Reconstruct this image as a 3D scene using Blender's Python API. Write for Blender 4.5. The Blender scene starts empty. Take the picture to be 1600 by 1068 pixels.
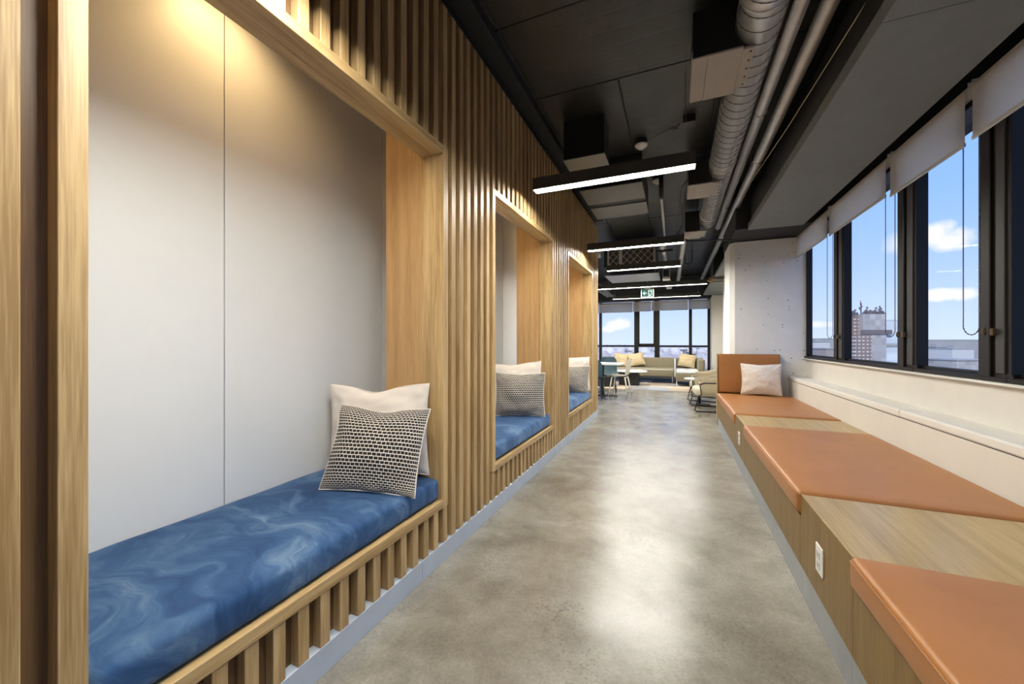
import bpy, bmesh, math, random
from mathutils import Vector, Matrix, noise

random.seed(7)
PI = math.pi
S = bpy.context.scene
COL = S.collection

# ------------------------------------------------------------------ camera
cam_d = bpy.data.cameras.new('camera')
cam = bpy.data.objects.new('camera', cam_d)
COL.objects.link(cam)
cam_d.sensor_width = 36.0
cam_d.lens = 605.0 / 1600.0 * 36.0
cam_d.clip_start = 0.02
cam_d.clip_end = 3000
cam.location = (0, 0, 1.2)
cam.rotation_euler = (PI / 2, 0, math.atan2(256, 605))
S.camera = cam

# ------------------------------------------------------------------ view
S.view_settings.view_transform = 'Standard'
S.view_settings.look = 'None'
S.view_settings.gamma = 1
S.view_settings.use_curve_mapping = False
S.view_settings.exposure = 0.0

# ------------------------------------------------------------------ world: blue sky with a few low clouds
W = bpy.data.worlds.new('sky')
S.world = W
W.use_nodes = True
nt = W.node_tree
nt.nodes.clear()


def N(t, kind, **kw):
    n = t.nodes.new(kind)
    for k, v in kw.items():
        if k in n.inputs.keys() if hasattr(n.inputs, 'keys') else False:
            n.inputs[k].default_value = v
        else:
            setattr(n, k, v)
    return n


def LK(t, a, b):
    t.links.new(a, b)


def math_node(t, op, a, b=None, clamp=False):
    n = t.nodes.new('ShaderNodeMath')
    n.operation = op
    n.use_clamp = clamp
    for i, v in enumerate((a, b)):
        if v is None:
            continue
        if isinstance(v, (int, float)):
            n.inputs[i].default_value = v
        else:
            LK(t, v, n.inputs[i])
    return n.outputs[0]


def ramp(t, fac, stops):
    n = t.nodes.new('ShaderNodeValToRGB')
    e = n.color_ramp.elements
    while len(e) > 1:
        e.remove(e[-1])
    e[0].position = stops[0][0]
    e[0].color = (*stops[0][1], 1)
    for p, c in stops[1:]:
        x = e.new(p)
        x.color = (*c, 1)
    LK(t, fac, n.inputs[0])
    return n.outputs[0]


tc = nt.nodes.new('ShaderNodeTexCoord')
sep = nt.nodes.new('ShaderNodeSeparateXYZ')
LK(nt, tc.outputs['Generated'], sep.inputs[0])
sky_col = ramp(nt, sep.outputs[2], [(0.0, (0.62, 0.73, 0.98)), (0.05, (0.55, 0.68, 1.0)), (0.14, (0.41, 0.58, 1.02)),
                                    (0.26, (0.29, 0.50, 1.03)), (0.45, (0.22, 0.42, 0.98)), (1.0, (0.14, 0.30, 0.85))])
nz = nt.nodes.new('ShaderNodeTexNoise')
nz.inputs['Scale'].default_value = 26
nz.inputs['Detail'].default_value = 5
LK(nt, tc.outputs['Generated'], nz.inputs['Vector'])
cloud = None
BLOBS = [((0.412, 0.892, 0.183), .026, .024, 1.0), ((0.430, 0.886, 0.172), .036, .022, 1.0), ((0.372, 0.912, 0.174), .030, .024, .55),
         ((0.431, 0.899, 0.081), .040, .0125, 1.0), ((-0.134, 0.99, 0.043), .032, .018, .9), ((-0.157, 0.987, 0.033), .03, .01, .7),
         ((0.62, 0.77, 0.15), .08, .03, .9), ((0.80, 0.58, 0.11), .09, .03, .9), ((-0.45, 0.88, 0.12), .09, .03, .9),
         ((0.9, -0.4, 0.14), .09, .035, .9), ((0.1, 0.97, 0.2), .07, .03, .8), ((0.27, 0.96, 0.035), .03, .008, .6)]
for d, sx, sz, amp in BLOBS:
    d = Vector(d).normalized()
    rx = Vector((d.y, -d.x, 0)).normalized()
    up = rx.cross(d)
    def dot(v):
        n = nt.nodes.new('ShaderNodeVectorMath')
        n.operation = 'DOT_PRODUCT'
        LK(nt, tc.outputs['Generated'], n.inputs[0])
        n.inputs[1].default_value = v
        return n.outputs['Value']
    a = math_node(nt, 'MULTIPLY', dot(rx), 1 / sx)
    b = math_node(nt, 'MULTIPLY', math_node(nt, 'SUBTRACT', dot(up), 0.0), 1 / sz)
    r2 = math_node(nt, 'ADD', math_node(nt, 'MULTIPLY', a, a), math_node(nt, 'MULTIPLY', b, b))
    front = math_node(nt, 'GREATER_THAN', dot(d), 0.5)
    body = math_node(nt, 'SUBTRACT', 1.0, r2)
    body = math_node(nt, 'ADD', body, math_node(nt, 'MULTIPLY', math_node(nt, 'SUBTRACT', nz.outputs[0], 0.5), 2.6))
    body = math_node(nt, 'MULTIPLY', math_node(nt, 'MULTIPLY', body, amp, True), front)
    cloud = body if cloud is None else math_node(nt, 'MAXIMUM', cloud, body)
mixc = nt.nodes.new('ShaderNodeMixRGB')
LK(nt, cloud, mixc.inputs[0])
LK(nt, sky_col, mixc.inputs[1])
mixc.inputs[2].default_value = (0.98, 0.93, 0.95, 1)
bg = nt.nodes.new('ShaderNodeBackground')
bg.inputs['Strength'].default_value = 1.3
LK(nt, mixc.outputs[0], bg.inputs['Color'])
wo = nt.nodes.new('ShaderNodeOutputWorld')
LK(nt, bg.outputs[0], wo.inputs[0])

# sun on the far side of the building: it lights the town, not the room
sun_d = bpy.data.lights.new('sun', 'SUN')
sun_d.energy = 3.4
sun_d.angle = math.radians(1.0)
sun_d.color = (1.0, 0.95, 0.88)
sun = bpy.data.objects.new('sun', sun_d)
COL.objects.link(sun)
sun.location = (-20, -10, 40)
sun.rotation_euler = Vector((0.16, 0.74, -0.62)).to_track_quat('-Z', 'Y').to_euler()

LED = 160.0          # radiance of the pendant diffusers
DOWN = 26.0          # watts of an alcove downlight

# ------------------------------------------------------------------ materials
MATS = {}


def new_mat(name):
    m = bpy.data.materials.new(name)
    m.use_nodes = True
    t = m.node_tree
    p = t.nodes['Principled BSDF']
    return m, t, p


def setp(p, **kw):
    for k, v in kw.items():
        k = k.replace('_', ' ')
        p.inputs[k].default_value = v


def objcoord(t, scale=(1, 1, 1)):
    tcn = t.nodes.new('ShaderNodeTexCoord')
    mp = t.nodes.new('ShaderNodeMapping')
    mp.inputs['Scale'].default_value = scale
    LK(t, tcn.outputs['Object'], mp.inputs['Vector'])
    return mp.outputs[0]


def noise_tex(t, vec, scale, detail=4, rough=.55, dist=0):
    n = t.nodes.new('ShaderNodeTexNoise')
    n.inputs['Scale'].default_value = scale
    n.inputs['Detail'].default_value = detail
    n.inputs['Roughness'].default_value = rough
    n.inputs['Distortion'].default_value = dist
    LK(t, vec, n.inputs['Vector'])
    return n.outputs[0]


def bump(t, p, h, strength=.2, distance=.002):
    b = t.nodes.new('ShaderNodeBump')
    b.inputs['Strength'].default_value = strength
    b.inputs['Distance'].default_value = distance
    LK(t, h, b.inputs['Height'])
    LK(t, b.outputs[0], p.inputs['Normal'])


def plain(name, col, rough=.5, metal=0, noise_amt=.06, nscale=6, spec=.5, bumps=0, bscale=200, coat=0):
    if name in MATS:
        return MATS[name]
    m, t, p = new_mat(name)
    setp(p, Roughness=rough, Metallic=metal)
    p.inputs['Specular IOR Level'].default_value = spec
    v = objcoord(t)
    n = noise_tex(t, v, nscale)
    c0 = tuple(max(0, c * (1 - noise_amt)) for c in col)
    c1 = tuple(min(1, c * (1 + noise_amt)) for c in col)
    LK(t, ramp(t, n, [(.3, c0), (.7, c1)]), p.inputs['Base Color'])
    if bumps:
        bump(t, p, noise_tex(t, v, bscale, 3), bumps, .002)
    if coat:
        p.inputs['Coat Weight'].default_value = coat
    MATS[name] = m
    return m


def wood(name, axis, dark, light, rough=.42, vary=.22, fine=1.0, spec=.4):
    """oak with the grain along one axis, each piece a little lighter or darker than the next"""
    m, t, p = new_mat(name)
    setp(p, Roughness=rough)
    p.inputs['Specular IOR Level'].default_value = spec
    info = t.nodes.new('ShaderNodeObjectInfo')
    tcn = t.nodes.new('ShaderNodeTexCoord')
    add = t.nodes.new('ShaderNodeVectorMath')
    add.operation = 'ADD'
    LK(t, tcn.outputs['Object'], add.inputs[0])
    cmb = t.nodes.new('ShaderNodeCombineXYZ')
    r10 = math_node(t, 'MULTIPLY', info.outputs['Random'], 17.0)
    for i in range(3):
        LK(t, r10, cmb.inputs[i])
    LK(t, cmb.outputs[0], add.inputs[1])
    mp = t.nodes.new('ShaderNodeMapping')
    sc = [26.0, 26.0, 26.0]
    sc['xyz'.index(axis)] = 1.1
    mp.inputs['Scale'].default_value = sc
    LK(t, add.outputs[0], mp.inputs['Vector'])
    n1 = noise_tex(t, mp.outputs[0], 1.0, 3, .5, .6)
    mp2 = t.nodes.new('ShaderNodeMapping')
    sc2 = [260.0 * fine] * 3
    sc2['xyz'.index(axis)] = 7.0
    mp2.inputs['Scale'].default_value = sc2
    LK(t, add.outputs[0], mp2.inputs['Vector'])
    n2 = noise_tex(t, mp2.outputs[0], 1.0, 2, .5)
    f = math_node(t, 'ADD', math_node(t, 'MULTIPLY', n1, .6), math_node(t, 'MULTIPLY', n2, .4))
    c = ramp(t, f, [(.37, dark), (.60, light)])
    hsv = t.nodes.new('ShaderNodeHueSaturation')
    LK(t, c, hsv.inputs['Color'])
    val = math_node(t, 'ADD', 1.0 - vary / 2, math_node(t, 'MULTIPLY', info.outputs['Random'], vary))
    LK(t, val, hsv.inputs['Value'])
    LK(t, hsv.outputs[0], p.inputs['Base Color'])
    bump(t, p, f, .12, .001)
    MATS[name] = m
    return m


OAK_D, OAK_L = (.33, .205, .08), (.575, .405, .195)
wood('oak_z', 'z', OAK_D, OAK_L)
wood('oak_y', 'y', OAK_D, OAK_L)
wood('veneer_z', 'z', (.40, .235, .095), (.52, .325, .145), vary=.05, fine=.6)
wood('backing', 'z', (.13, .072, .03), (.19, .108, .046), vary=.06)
wood('bench_front', 'z', (.165, .095, .020), (.24, .145, .035), vary=.06, fine=.8, spec=.25)
wood('bench_top', 'y', (.32, .215, .075), (.47, .335, .14), rough=.29, vary=.05, spec=.6)

plain('plinth', (.47, .53, .60), .45, noise_amt=.07, nscale=5)
plain('plinth_right', (.30, .32, .34), .4, noise_amt=.12, nscale=7)
plain('white_panel', (.78, .80, .80), .42, noise_amt=.01)
plain('wall_white', (.74, .71, .65), .6, noise_amt=.02)
plain('ledge_white', (.78, .76, .71), .5, noise_amt=.02)
plain('plaster_dark', (.016, .017, .019), .7)
plain('black_paint', (.012, .012, .013), .5)
plain('housing', (.045, .043, .038), .42, noise_amt=.03)
plain('frame_bronze', (.014, .011, .009), .42, noise_amt=.05, spec=.3)
plain('mullion_grey', (.045, .043, .045), .5, noise_amt=.04)
plain('jamb_grey', (.022, .024, .027), .55, noise_amt=.04, spec=.15)
plain('soffit', (.185, .20, .195), .6, noise_amt=.05, nscale=9)
plain('plenum_grey', (.34, .30, .255), .45, noise_amt=.04)
plain('unit_grey', (.16, .155, .145), .4, noise_amt=.06)
plain('sheet_metal', (.55, .56, .58), .35, metal=.8, noise_amt=.12, nscale=20)
plain('pipe_grey', (.50, .50, .51), .34, metal=.6, noise_amt=.10, nscale=14)
plain('duct_metal', (.74, .73, .72), .27, metal=.6, noise_amt=.08, nscale=9)
plain('seam_dark', (.05, .05, .05), .5, metal=.3)
plain('white_plastic', (.82, .80, .76), .35, noise_amt=.01)
plain('socket_grey', (.62, .61, .58), .4, noise_amt=.01)
plain('slot_black', (.02, .02, .02), .6, noise_amt=0)
plain('chrome', (.6, .6, .6), .2, metal=1, noise_amt=.02)
plain('bead_metal', (.16, .15, .14), .35, metal=.8, noise_amt=.05)
plain('guide_bronze', (.16, .11, .065), .4, metal=.5)
plain('brass', (.55, .36, .16), .3, metal=.9)
plain('table_white', (.85, .84, .82), .3, noise_amt=.01)
plain('chair_white', (.80, .76, .68), .4, noise_amt=.02)
plain('chair_teal', (.085, .15, .18), .42, noise_amt=.04)
plain('steel_navy', (.05, .07, .11), .35, metal=.4)
plain('steel_black', (.012, .012, .013), .38, noise_amt=0)
plain('sofa_olive', (.22, .19, .125), .85, noise_amt=.10, nscale=60, bumps=.15)
plain('cushion_tan', (.50, .40, .24), .85, noise_amt=.08, nscale=40, bumps=.2)
plain('arm_cream', (.60, .53, .40), .8, noise_amt=.06, nscale=60, bumps=.15)
plain('lounge_pale', (.62, .64, .66), .45, noise_amt=.03)  # pale grey; on the chaise top it carries the window reflection
plain('heater', (.72, .78, .84), .4, noise_amt=.02)
plain('cotton_white', (.80, .74, .66), .85, noise_amt=.03, nscale=8, bumps=.25, bscale=350)
plain('linen_cream', (.76, .68, .60), .85, noise_amt=.07, nscale=45, bumps=.35, bscale=300)
plain('cable_black', (.015, .015, .015), .5, noise_amt=0)
plain('cord_cream', (.55, .45, .28), .6, noise_amt=.02)
plain('lattice_metal', (.55, .52, .47), .4, metal=.4, noise_amt=.08)
plain('filter_dark', (.05, .042, .036), .8)
plain('exit_green', (.01, .17, .12), .45, noise_amt=.02)

# blind fabric, a little light comes through
m, t, p = new_mat('blind_fabric')
v = objcoord(t)
LK(t, ramp(t, noise_tex(t, v, 3), [(.3, (.76, .71, .64)), (.7, (.79, .74, .67))]), p.inputs['Base Color'])
setp(p, Roughness=.8)
bump(t, p, noise_tex(t, objcoord(t, (900, 900, 900)), 1, 1), .1, .001)
tr = t.nodes.new('ShaderNodeBsdfTranslucent')
tr.inputs['Color'].default_value = (.95, .88, .78, 1)
mx = t.nodes.new('ShaderNodeMixShader')
mx.inputs[0].default_value = .7
out = t.nodes['Material Output']
LK(t, p.outputs[0], mx.inputs[1])
LK(t, tr.outputs[0], mx.inputs[2])
LK(t, mx.outputs[0], out.inputs[0])
MATS['blind_fabric'] = m

# window glass
m, t, p = new_mat('glass')
t.nodes.remove(p)
out = t.nodes['Material Output']
ts = t.nodes.new('ShaderNodeBsdfTransparent')
ts.inputs[0].default_value = (.955, .965, .97, 1)
gl = t.nodes.new('ShaderNodeBsdfGlossy')
gl.inputs['Roughness'].default_value = .0
lw = t.nodes.new('ShaderNodeLayerWeight')
lw.inputs[0].default_value = .5
mx = t.nodes.new('ShaderNodeMixShader')
fac = math_node(t, 'POWER', lw.outputs['Facing'], 4.0)
LK(t, math_node(t, 'ADD', .003, math_node(t, 'MULTIPLY', fac, .06)), mx.inputs[0])
LK(t, ts.outputs[0], mx.inputs[1])
LK(t, gl.outputs[0], mx.inputs[2])
LK(t, mx.outputs[0], out.inputs[0])
MATS['glass'] = m


def emit(name, col, strength):
    m, t, p = new_mat(name)
    setp(p, Roughness=.5)
    p.inputs['Base Color'].default_value = (*[min(.8, c) for c in col], 1)
    p.inputs['Emission Color'].default_value = (*col, 1)
    p.inputs['Emission Strength'].default_value = strength
    MATS[name] = m
    return m


emit('led_diffuser', (1.0, .965, .875), LED)
emit('warm_lamp', (1.0, .66, .30), 12)
emit('exit_white', (.80, .95, .88), .85)
emit('exit_lit_green', (.012, .16, .115), .8)
for q_ in ('exit_white', 'exit_lit_green'):      # a dark lens that only shows its own light
    p_ = MATS[q_].node_tree.nodes['Principled BSDF']
    p_.inputs['Base Color'].default_value = (.004, .006, .005, 1)
    p_.inputs['Specular IOR Level'].default_value = .05

# polished concrete floor
m, t, p = new_mat('polished_concrete')
v = objcoord(t)
big = noise_tex(t, v, 1.1, 5, .55, .5)
mid = noise_tex(t, v, 4.5, 5, .58, .3)
fine = noise_tex(t, v, 95, 3, .6)
spk = t.nodes.new('ShaderNodeTexVoronoi')
spk.inputs['Scale'].default_value = 130
LK(t, v, spk.inputs['Vector'])
f = math_node(t, 'ADD', math_node(t, 'MULTIPLY', big, .55), math_node(t, 'MULTIPLY', mid, .45))
base = ramp(t, f, [(.36, (.165, .148, .115)), (.47, (.225, .207, .168)), (.58, (.295, .277, .232)), (.70, (.37, .352, .31))])
agg_mask = ramp(t, noise_tex(t, v, 1.7, 4, .6), [(.50, (0, 0, 0)), (.66, (1, 1, 1))])
dots = ramp(t, spk.outputs['Color'], [(.12, (1, 1, 1)), (.30, (0, 0, 0))])
mm = math_node(t, 'MULTIPLY', math_node(t, 'MULTIPLY', agg_mask, dots), .8)
mx1 = t.nodes.new('ShaderNodeMixRGB')
LK(t, mm, mx1.inputs[0])
LK(t, base, mx1.inputs[1])
mx1.inputs[2].default_value = (.12, .105, .09, 1)
mx2 = t.nodes.new('ShaderNodeMixRGB')
mx2.blend_type = 'MULTIPLY'
mx2.inputs[0].default_value = .55
LK(t, mx1.outputs[0], mx2.inputs[1])
LK(t, ramp(t, fine, [(.3, (.62, .62, .62)), (.65, (1, 1, 1))]), mx2.inputs[2])
LK(t, mx2.outputs[0], p.inputs['Base Color'])
LK(t, math_node(t, 'ADD', .185, math_node(t, 'MULTIPLY', mid, .12)), p.inputs['Roughness'])
p.inputs['Specular IOR Level'].default_value = .65
MATS['polished_concrete'] = m

# painted concrete slab, board marks and pits
m, t, p = new_mat('dark_concrete')
v = objcoord(t)
f = noise_tex(t, v, 2.2, 7, .68, .4)
pit = noise_tex(t, v, 34, 3, .6)
brd = t.nodes.new('ShaderNodeTexWave')
brd.wave_type = 'BANDS'
brd.bands_direction = 'Y'
brd.inputs['Scale'].default_value = 2.2
brd.inputs['Distortion'].default_value = .4
LK(t, v, brd.inputs['Vector'])
c = ramp(t, f, [(.35, (.014, .0142, .0130)), (.65, (.036, .0362, .0335))])
mx1 = t.nodes.new('ShaderNodeMixRGB')
LK(t, ramp(t, pit, [(.30, (1, 1, 1)), (.38, (0, 0, 0))]), mx1.inputs[0])
LK(t, c, mx1.inputs[1])
mx1.inputs[2].default_value = (.012, .011, .011, 1)
LK(t, mx1.outputs[0], p.inputs['Base Color'])
setp(p, Roughness=.40)
h = math_node(t, 'ADD', math_node(t, 'MULTIPLY', pit, .5), math_node(t, 'MULTIPLY', ramp(t, brd.outputs[1], [(.0, (0, 0, 0)), (.08, (1, 1, 1))]), .5))
bump(t, p, h, .35, .004)
MATS['dark_concrete'] = m

# white painted concrete column with bug holes
m, t, p = new_mat('column_concrete')
v = objcoord(t)
vo = t.nodes.new('ShaderNodeTexVoronoi')
vo.inputs['Scale'].default_value = 12
LK(t, v, vo.inputs['Vector'])
hole = ramp(t, vo.outputs['Distance'], [(.07, (1, 1, 1)), (.11, (0, 0, 0))])
keep = ramp(t, noise_tex(t, v, 3.1, 3), [(.45, (0, 0, 0)), (.50, (1, 1, 1))])
mx1 = t.nodes.new('ShaderNodeMixRGB')
LK(t, math_node(t, 'MULTIPLY', hole, keep), mx1.inputs[0])
LK(t, ramp(t, noise_tex(t, v, 4, 6, .65), [(.3, (.74, .74, .72)), (.7, (.82, .82, .80))]), mx1.inputs[1])
mx1.inputs[2].default_value = (.10, .09, .085, 1)
LK(t, mx1.outputs[0], p.inputs['Base Color'])
setp(p, Roughness=.6)
bump(t, p, noise_tex(t, v, 12, 6, .7), .25, .006)
MATS['column_concrete'] = m

# leather
m, t, p = new_mat('leather')
v = objcoord(t)
LK(t, ramp(t, noise_tex(t, v, 5, 3), [(.3, (.35, .145, .040)), (.7, (.40, .168, .048))]), p.inputs['Base Color'])
setp(p, Roughness=.42)
p.inputs['Specular IOR Level'].default_value = .5
vo = t.nodes.new('ShaderNodeTexVoronoi')
vo.inputs['Scale'].default_value = 420
LK(t, v, vo.inputs['Vector'])
bump(t, p, vo.outputs['Distance'], .18, .0008)
MATS['leather'] = m

# brushed blue velvet: the nap lies in swirls
m, t, p = new_mat('velvet')
v = objcoord(t)
nv = t.nodes.new('ShaderNodeTexNoise')
nv.inputs['Scale'].default_value = 3.0
LK(t, v, nv.inputs['Vector'])
off = t.nodes.new('ShaderNodeVectorMath')
off.operation = 'MULTIPLY_ADD'
LK(t, nv.outputs['Color'], off.inputs[0])
off.inputs[1].default_value = (.5, .5, .5)
LK(t, v, off.inputs[2])
mp = t.nodes.new('ShaderNodeMapping')
mp.inputs['Rotation'].default_value = (0, 0, .6)
mp.inputs['Scale'].default_value = (1.5, 7, 3)
LK(t, off.outputs[0], mp.inputs['Vector'])
f0 = noise_tex(t, mp.outputs[0], 1.1, 4, .55, .5)
mpb = t.nodes.new('ShaderNodeMapping')
mpb.inputs['Rotation'].default_value = (0, 0, .75)
mpb.inputs['Scale'].default_value = (9, 60, 30)
LK(t, off.outputs[0], mpb.inputs['Vector'])
f = math_node(t, 'ADD', math_node(t, 'MULTIPLY', f0, .82), math_node(t, 'MULTIPLY', noise_tex(t, mpb.outputs[0], 1.0, 3, .6), .18))
LK(t, ramp(t, f, [(.34, (.014, .046, .125)), (.47, (.028, .078, .185)), (.56, (.056, .120, .235)), (.66, (.13, .21, .32))]), p.inputs['Base Color'])
setp(p, Roughness=.8)
p.inputs['Sheen Weight'].default_value = .42
p.inputs['Sheen Roughness'].default_value = .4
p.inputs['Sheen Tint'].default_value = (.45, .65, 1, 1)
p.inputs['Specular IOR Level'].default_value = .2
bump(t, p, noise_tex(t, v, 420, 2), .2, .001)
MATS['velvet'] = m

# woven black and off-white wool
m, t, p = new_mat('woven')
uv = t.nodes.new('ShaderNodeTexCoord')
br = t.nodes.new('ShaderNodeTexBrick')
br.offset = .5
br.squash = 1
br.inputs['Color1'].default_value = (.012, .012, .013, 1)
br.inputs['Color2'].default_value = (.020, .019, .019, 1)
br.inputs['Mortar'].default_value = (.80, .74, .65, 1)
br.inputs['Scale'].default_value = 1
br.inputs['Mortar Size'].default_value = .0043
br.inputs['Mortar Smooth'].default_value = .25
br.inputs['Brick Width'].default_value = .060
br.inputs['Row Height'].default_value = .0305
wv = t.nodes.new('ShaderNodeVectorMath')
wv.operation = 'MULTIPLY_ADD'
nn = t.nodes.new('ShaderNodeTexNoise')
nn.inputs['Scale'].default_value = 60
LK(t, uv.outputs['UV'], nn.inputs['Vector'])
LK(t, nn.outputs['Color'], wv.inputs[0])
wv.inputs[1].default_value = (.007, .007, 0)
LK(t, uv.outputs['UV'], wv.inputs[2])
wmp = t.nodes.new('ShaderNodeMapping')
wmp.inputs['Scale'].default_value = (1.75, 1, 1)
LK(t, wv.outputs[0], wmp.inputs['Vector'])
LK(t, wmp.outputs[0], br.inputs['Vector'])
LK(t, br.outputs['Color'], p.inputs['Base Color'])
setp(p, Roughness=.9)
bump(t, p, br.outputs['Fac'], .5, .004)
MATS['woven'] = m


def facade(name, col, win, sx, sz, mort):
    m, t, p = new_mat(name)
    tcn = t.nodes.new('ShaderNodeTexCoord')
    sp = t.nodes.new('ShaderNodeSeparateXYZ')
    LK(t, tcn.outputs['Object'], sp.inputs[0])
    cm = t.nodes.new('ShaderNodeCombineXYZ')
    LK(t, math_node(t, 'ADD', sp.outputs[0], sp.outputs[1]), cm.inputs[0])
    LK(t, sp.outputs[2], cm.inputs[1])
    b = t.nodes.new('ShaderNodeTexBrick')
    b.offset = 0
    b.inputs['Color1'].default_value = (*win, 1)
    b.inputs['Color2'].default_value = (*[min(1, c * 1.5) for c in win], 1)
    b.inputs['Mortar'].default_value = (*col, 1)
    b.inputs['Scale'].default_value = 1
    b.inputs['Mortar Size'].default_value = mort
    b.inputs['Brick Width'].default_value = sx
    b.inputs['Row Height'].default_value = sz
    LK(t, cm.outputs[0], b.inputs['Vector'])
    LK(t, b.outputs[0], p.inputs['Base Color'])
    setp(p, Roughness=.8)
    MATS[name] = m


plain('far_white', (.58, .58, .56), .9, noise_amt=.03, nscale=.05)  # pale building colours stand for haze in the air
plain('far_grey', (.36, .36, .35), .9, noise_amt=.05, nscale=.05)
plain('far_beige', (.36, .32, .29), .9, noise_amt=.05, nscale=.05)
plain('far_roof', (.40, .40, .39), .9, noise_amt=.1, nscale=.05)
plain('far_dark', (.17, .15, .155), .9, noise_amt=.1, nscale=.1)
plain('far_tree', (.52, .47, .43), 1, noise_amt=.25, nscale=.15)  # both tree colours are paled, distance haze mixed into the base
plain('far_tree_haze', (.66, .63, .61), 1, noise_amt=.15, nscale=.1)
plain('town_ground', (.20, .20, .195), 1, noise_amt=.35, nscale=.03)
facade('fac_brown', (.26, .20, .17), (.48, .44, .42), 2.2, 1.5, .5)
facade('fac_grey', (.42, .40, .385), (.34, .33, .32), 3.0, 2.6, .25)
facade('fac_pale', (.62, .67, .69), (.48, .53, .56), 40, 3.2, .5)

CARPET = []
for i, c in enumerate([(.34, .27, .21), (.20, .20, .22), (.52, .40, .29), (.12, .13, .15), (.40, .37, .34), (.62, .54, .46), (.25, .28, .33), (.28, .22, .17)]):
    CARPET.append(plain('carpet_%s' % 'abcdefgh'[i], c, .95, noise_amt=.12, nscale=90, bumps=.3, bscale=400))

# ------------------------------------------------------------------ mesh helpers


def box(bm, a, b, bev=0.0, seg=2):
    x0, y0, z0 = [min(a[i], b[i]) for i in range(3)]
    x1, y1, z1 = [max(a[i], b[i]) for i in range(3)]
    vs = [bm.verts.new(c) for c in ((x0, y0, z0), (x1, y0, z0), (x1, y1, z0), (x0, y1, z0), (x0, y0, z1), (x1, y0, z1), (x1, y1, z1), (x0, y1, z1))]
    fs = [bm.faces.new([vs[i] for i in q]) for q in ((3, 2, 1, 0), (4, 5, 6, 7), (0, 1, 5, 4), (1, 2, 6, 5), (2, 3, 7, 6), (3, 0, 4, 7))]
    if bev > 0:
        es = list({e for f in fs for e in f.edges})
        bmesh.ops.bevel(bm, geom=es, offset=bev, segments=seg, affect='EDGES', profile=.5)
    return bm


def soft_box(bm, a, b, r, n=(10, 14, 4), wob=0.0, seed=0, freq=3.0):
    """a box with round edges and a slightly uneven skin"""
    lo = Vector([min(a[i], b[i]) for i in range(3)])
    hi = Vector([max(a[i], b[i]) for i in range(3)])

    def axis(l, h, k):
        rr = min(r, (h - l) / 2)
        pts = [l + rr * q for q in (0, .12, .3, .6, 1)]
        k = max(k, 1)
        pts += [l + rr + (h - l - 2 * rr) * i / k for i in range(1, k)]
        pts += [h - rr * q for q in (1, .6, .3, .12, 0)]
        o = []
        for v in pts:
            if not o or v - o[-1] > 1e-6:
                o.append(v)
        return o
    ax = [axis(lo[i], hi[i], n[i]) for i in range(3)]
    cache = {}

    def vert(i, j, k):
        key = (i, j, k)
        if key in cache:
            return cache[key]
        P = Vector((ax[0][i], ax[1][j], ax[2][k]))
        inner = Vector([min(max(P[q], lo[q] + min(r, (hi[q] - lo[q]) / 2)), hi[q] - min(r, (hi[q] - lo[q]) / 2)) for q in range(3)])
        d = P - inner
        if d.length > 1e-9:
            P = inner + d.normalized() * min(r, max(abs(x) for x in d) if False else r)
        nrm = d.normalized() if d.length > 1e-9 else Vector((0, 0, 0))
        if wob:
            q = P * freq + Vector((seed * 7.1, seed * 3.3, 0))
            w = noise.noise(q) * wob + noise.noise(q * 2.7) * wob * .4
            P = P + nrm * w
        cache[key] = bm.verts.new(P)
        return cache[key]
    nx, ny, nz = len(ax[0]) - 1, len(ax[1]) - 1, len(ax[2]) - 1
    for i in range(nx):
        for j in range(ny):
            bm.faces.new([vert(i, j, nz), vert(i + 1, j, nz), vert(i + 1, j + 1, nz), vert(i, j + 1, nz)])
            bm.faces.new([vert(i, j + 1, 0), vert(i + 1, j + 1, 0), vert(i + 1, j, 0), vert(i, j, 0)])
    for i in range(nx):
        for k in range(nz):
            bm.faces.new([vert(i, 0, k), vert(i + 1, 0, k), vert(i + 1, 0, k + 1), vert(i, 0, k + 1)])
            bm.faces.new([vert(i + 1, ny, k), vert(i, ny, k), vert(i, ny, k + 1), vert(i + 1, ny, k + 1)])
    for j in range(ny):
        for k in range(nz):
            bm.faces.new([vert(0, j + 1, k), vert(0, j, k), vert(0, j, k + 1), vert(0, j + 1, k + 1)])
            bm.faces.new([vert(nx, j, k), vert(nx, j + 1, k), vert(nx, j + 1, k + 1), vert(nx, j, k + 1)])
    return bm


def tube(bm, pts, r, n=8, closed=False, cap=True):
    """sweep a circle along a polyline; r may be a list"""
    pts = [Vector(p) for p in pts]
    m = len(pts)
    rs = r if isinstance(r, (list, tuple)) else [r] * m
    prev = None
    rings = []
    for i, p in enumerate(pts):
        if closed:
            d = (pts[(i + 1) % m] - pts[i - 1])
        elif i == 0:
            d = pts[1] - pts[0]
        elif i == m - 1:
            d = pts[-1] - pts[-2]
        else:
            d = (pts[i + 1] - p).normalized() + (p - pts[i - 1]).normalized()
        d.normalize()
        if prev is None:
            u = d.orthogonal().normalized()
        else:
            u = (prev - d * prev.dot(d))
            if u.length < 1e-6:
                u = d.orthogonal()
            u.normalize()
        prev = u
        w = d.cross(u)
        rings.append([bm.verts.new(p + (u * math.cos(2 * PI * k / n) + w * math.sin(2 * PI * k / n)) * rs[i]) for k in range(n)])
    rng = range(m) if closed else range(m - 1)
    for i in rng:
        a, b = rings[i], rings[(i + 1) % m]
        for k in range(n):
            bm.faces.new([a[k], a[(k + 1) % n], b[(k + 1) % n], b[k]])
    if cap and not closed:
        bm.faces.new(rings[0][::-1])
        bm.faces.new(rings[-1])
    return bm


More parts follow.
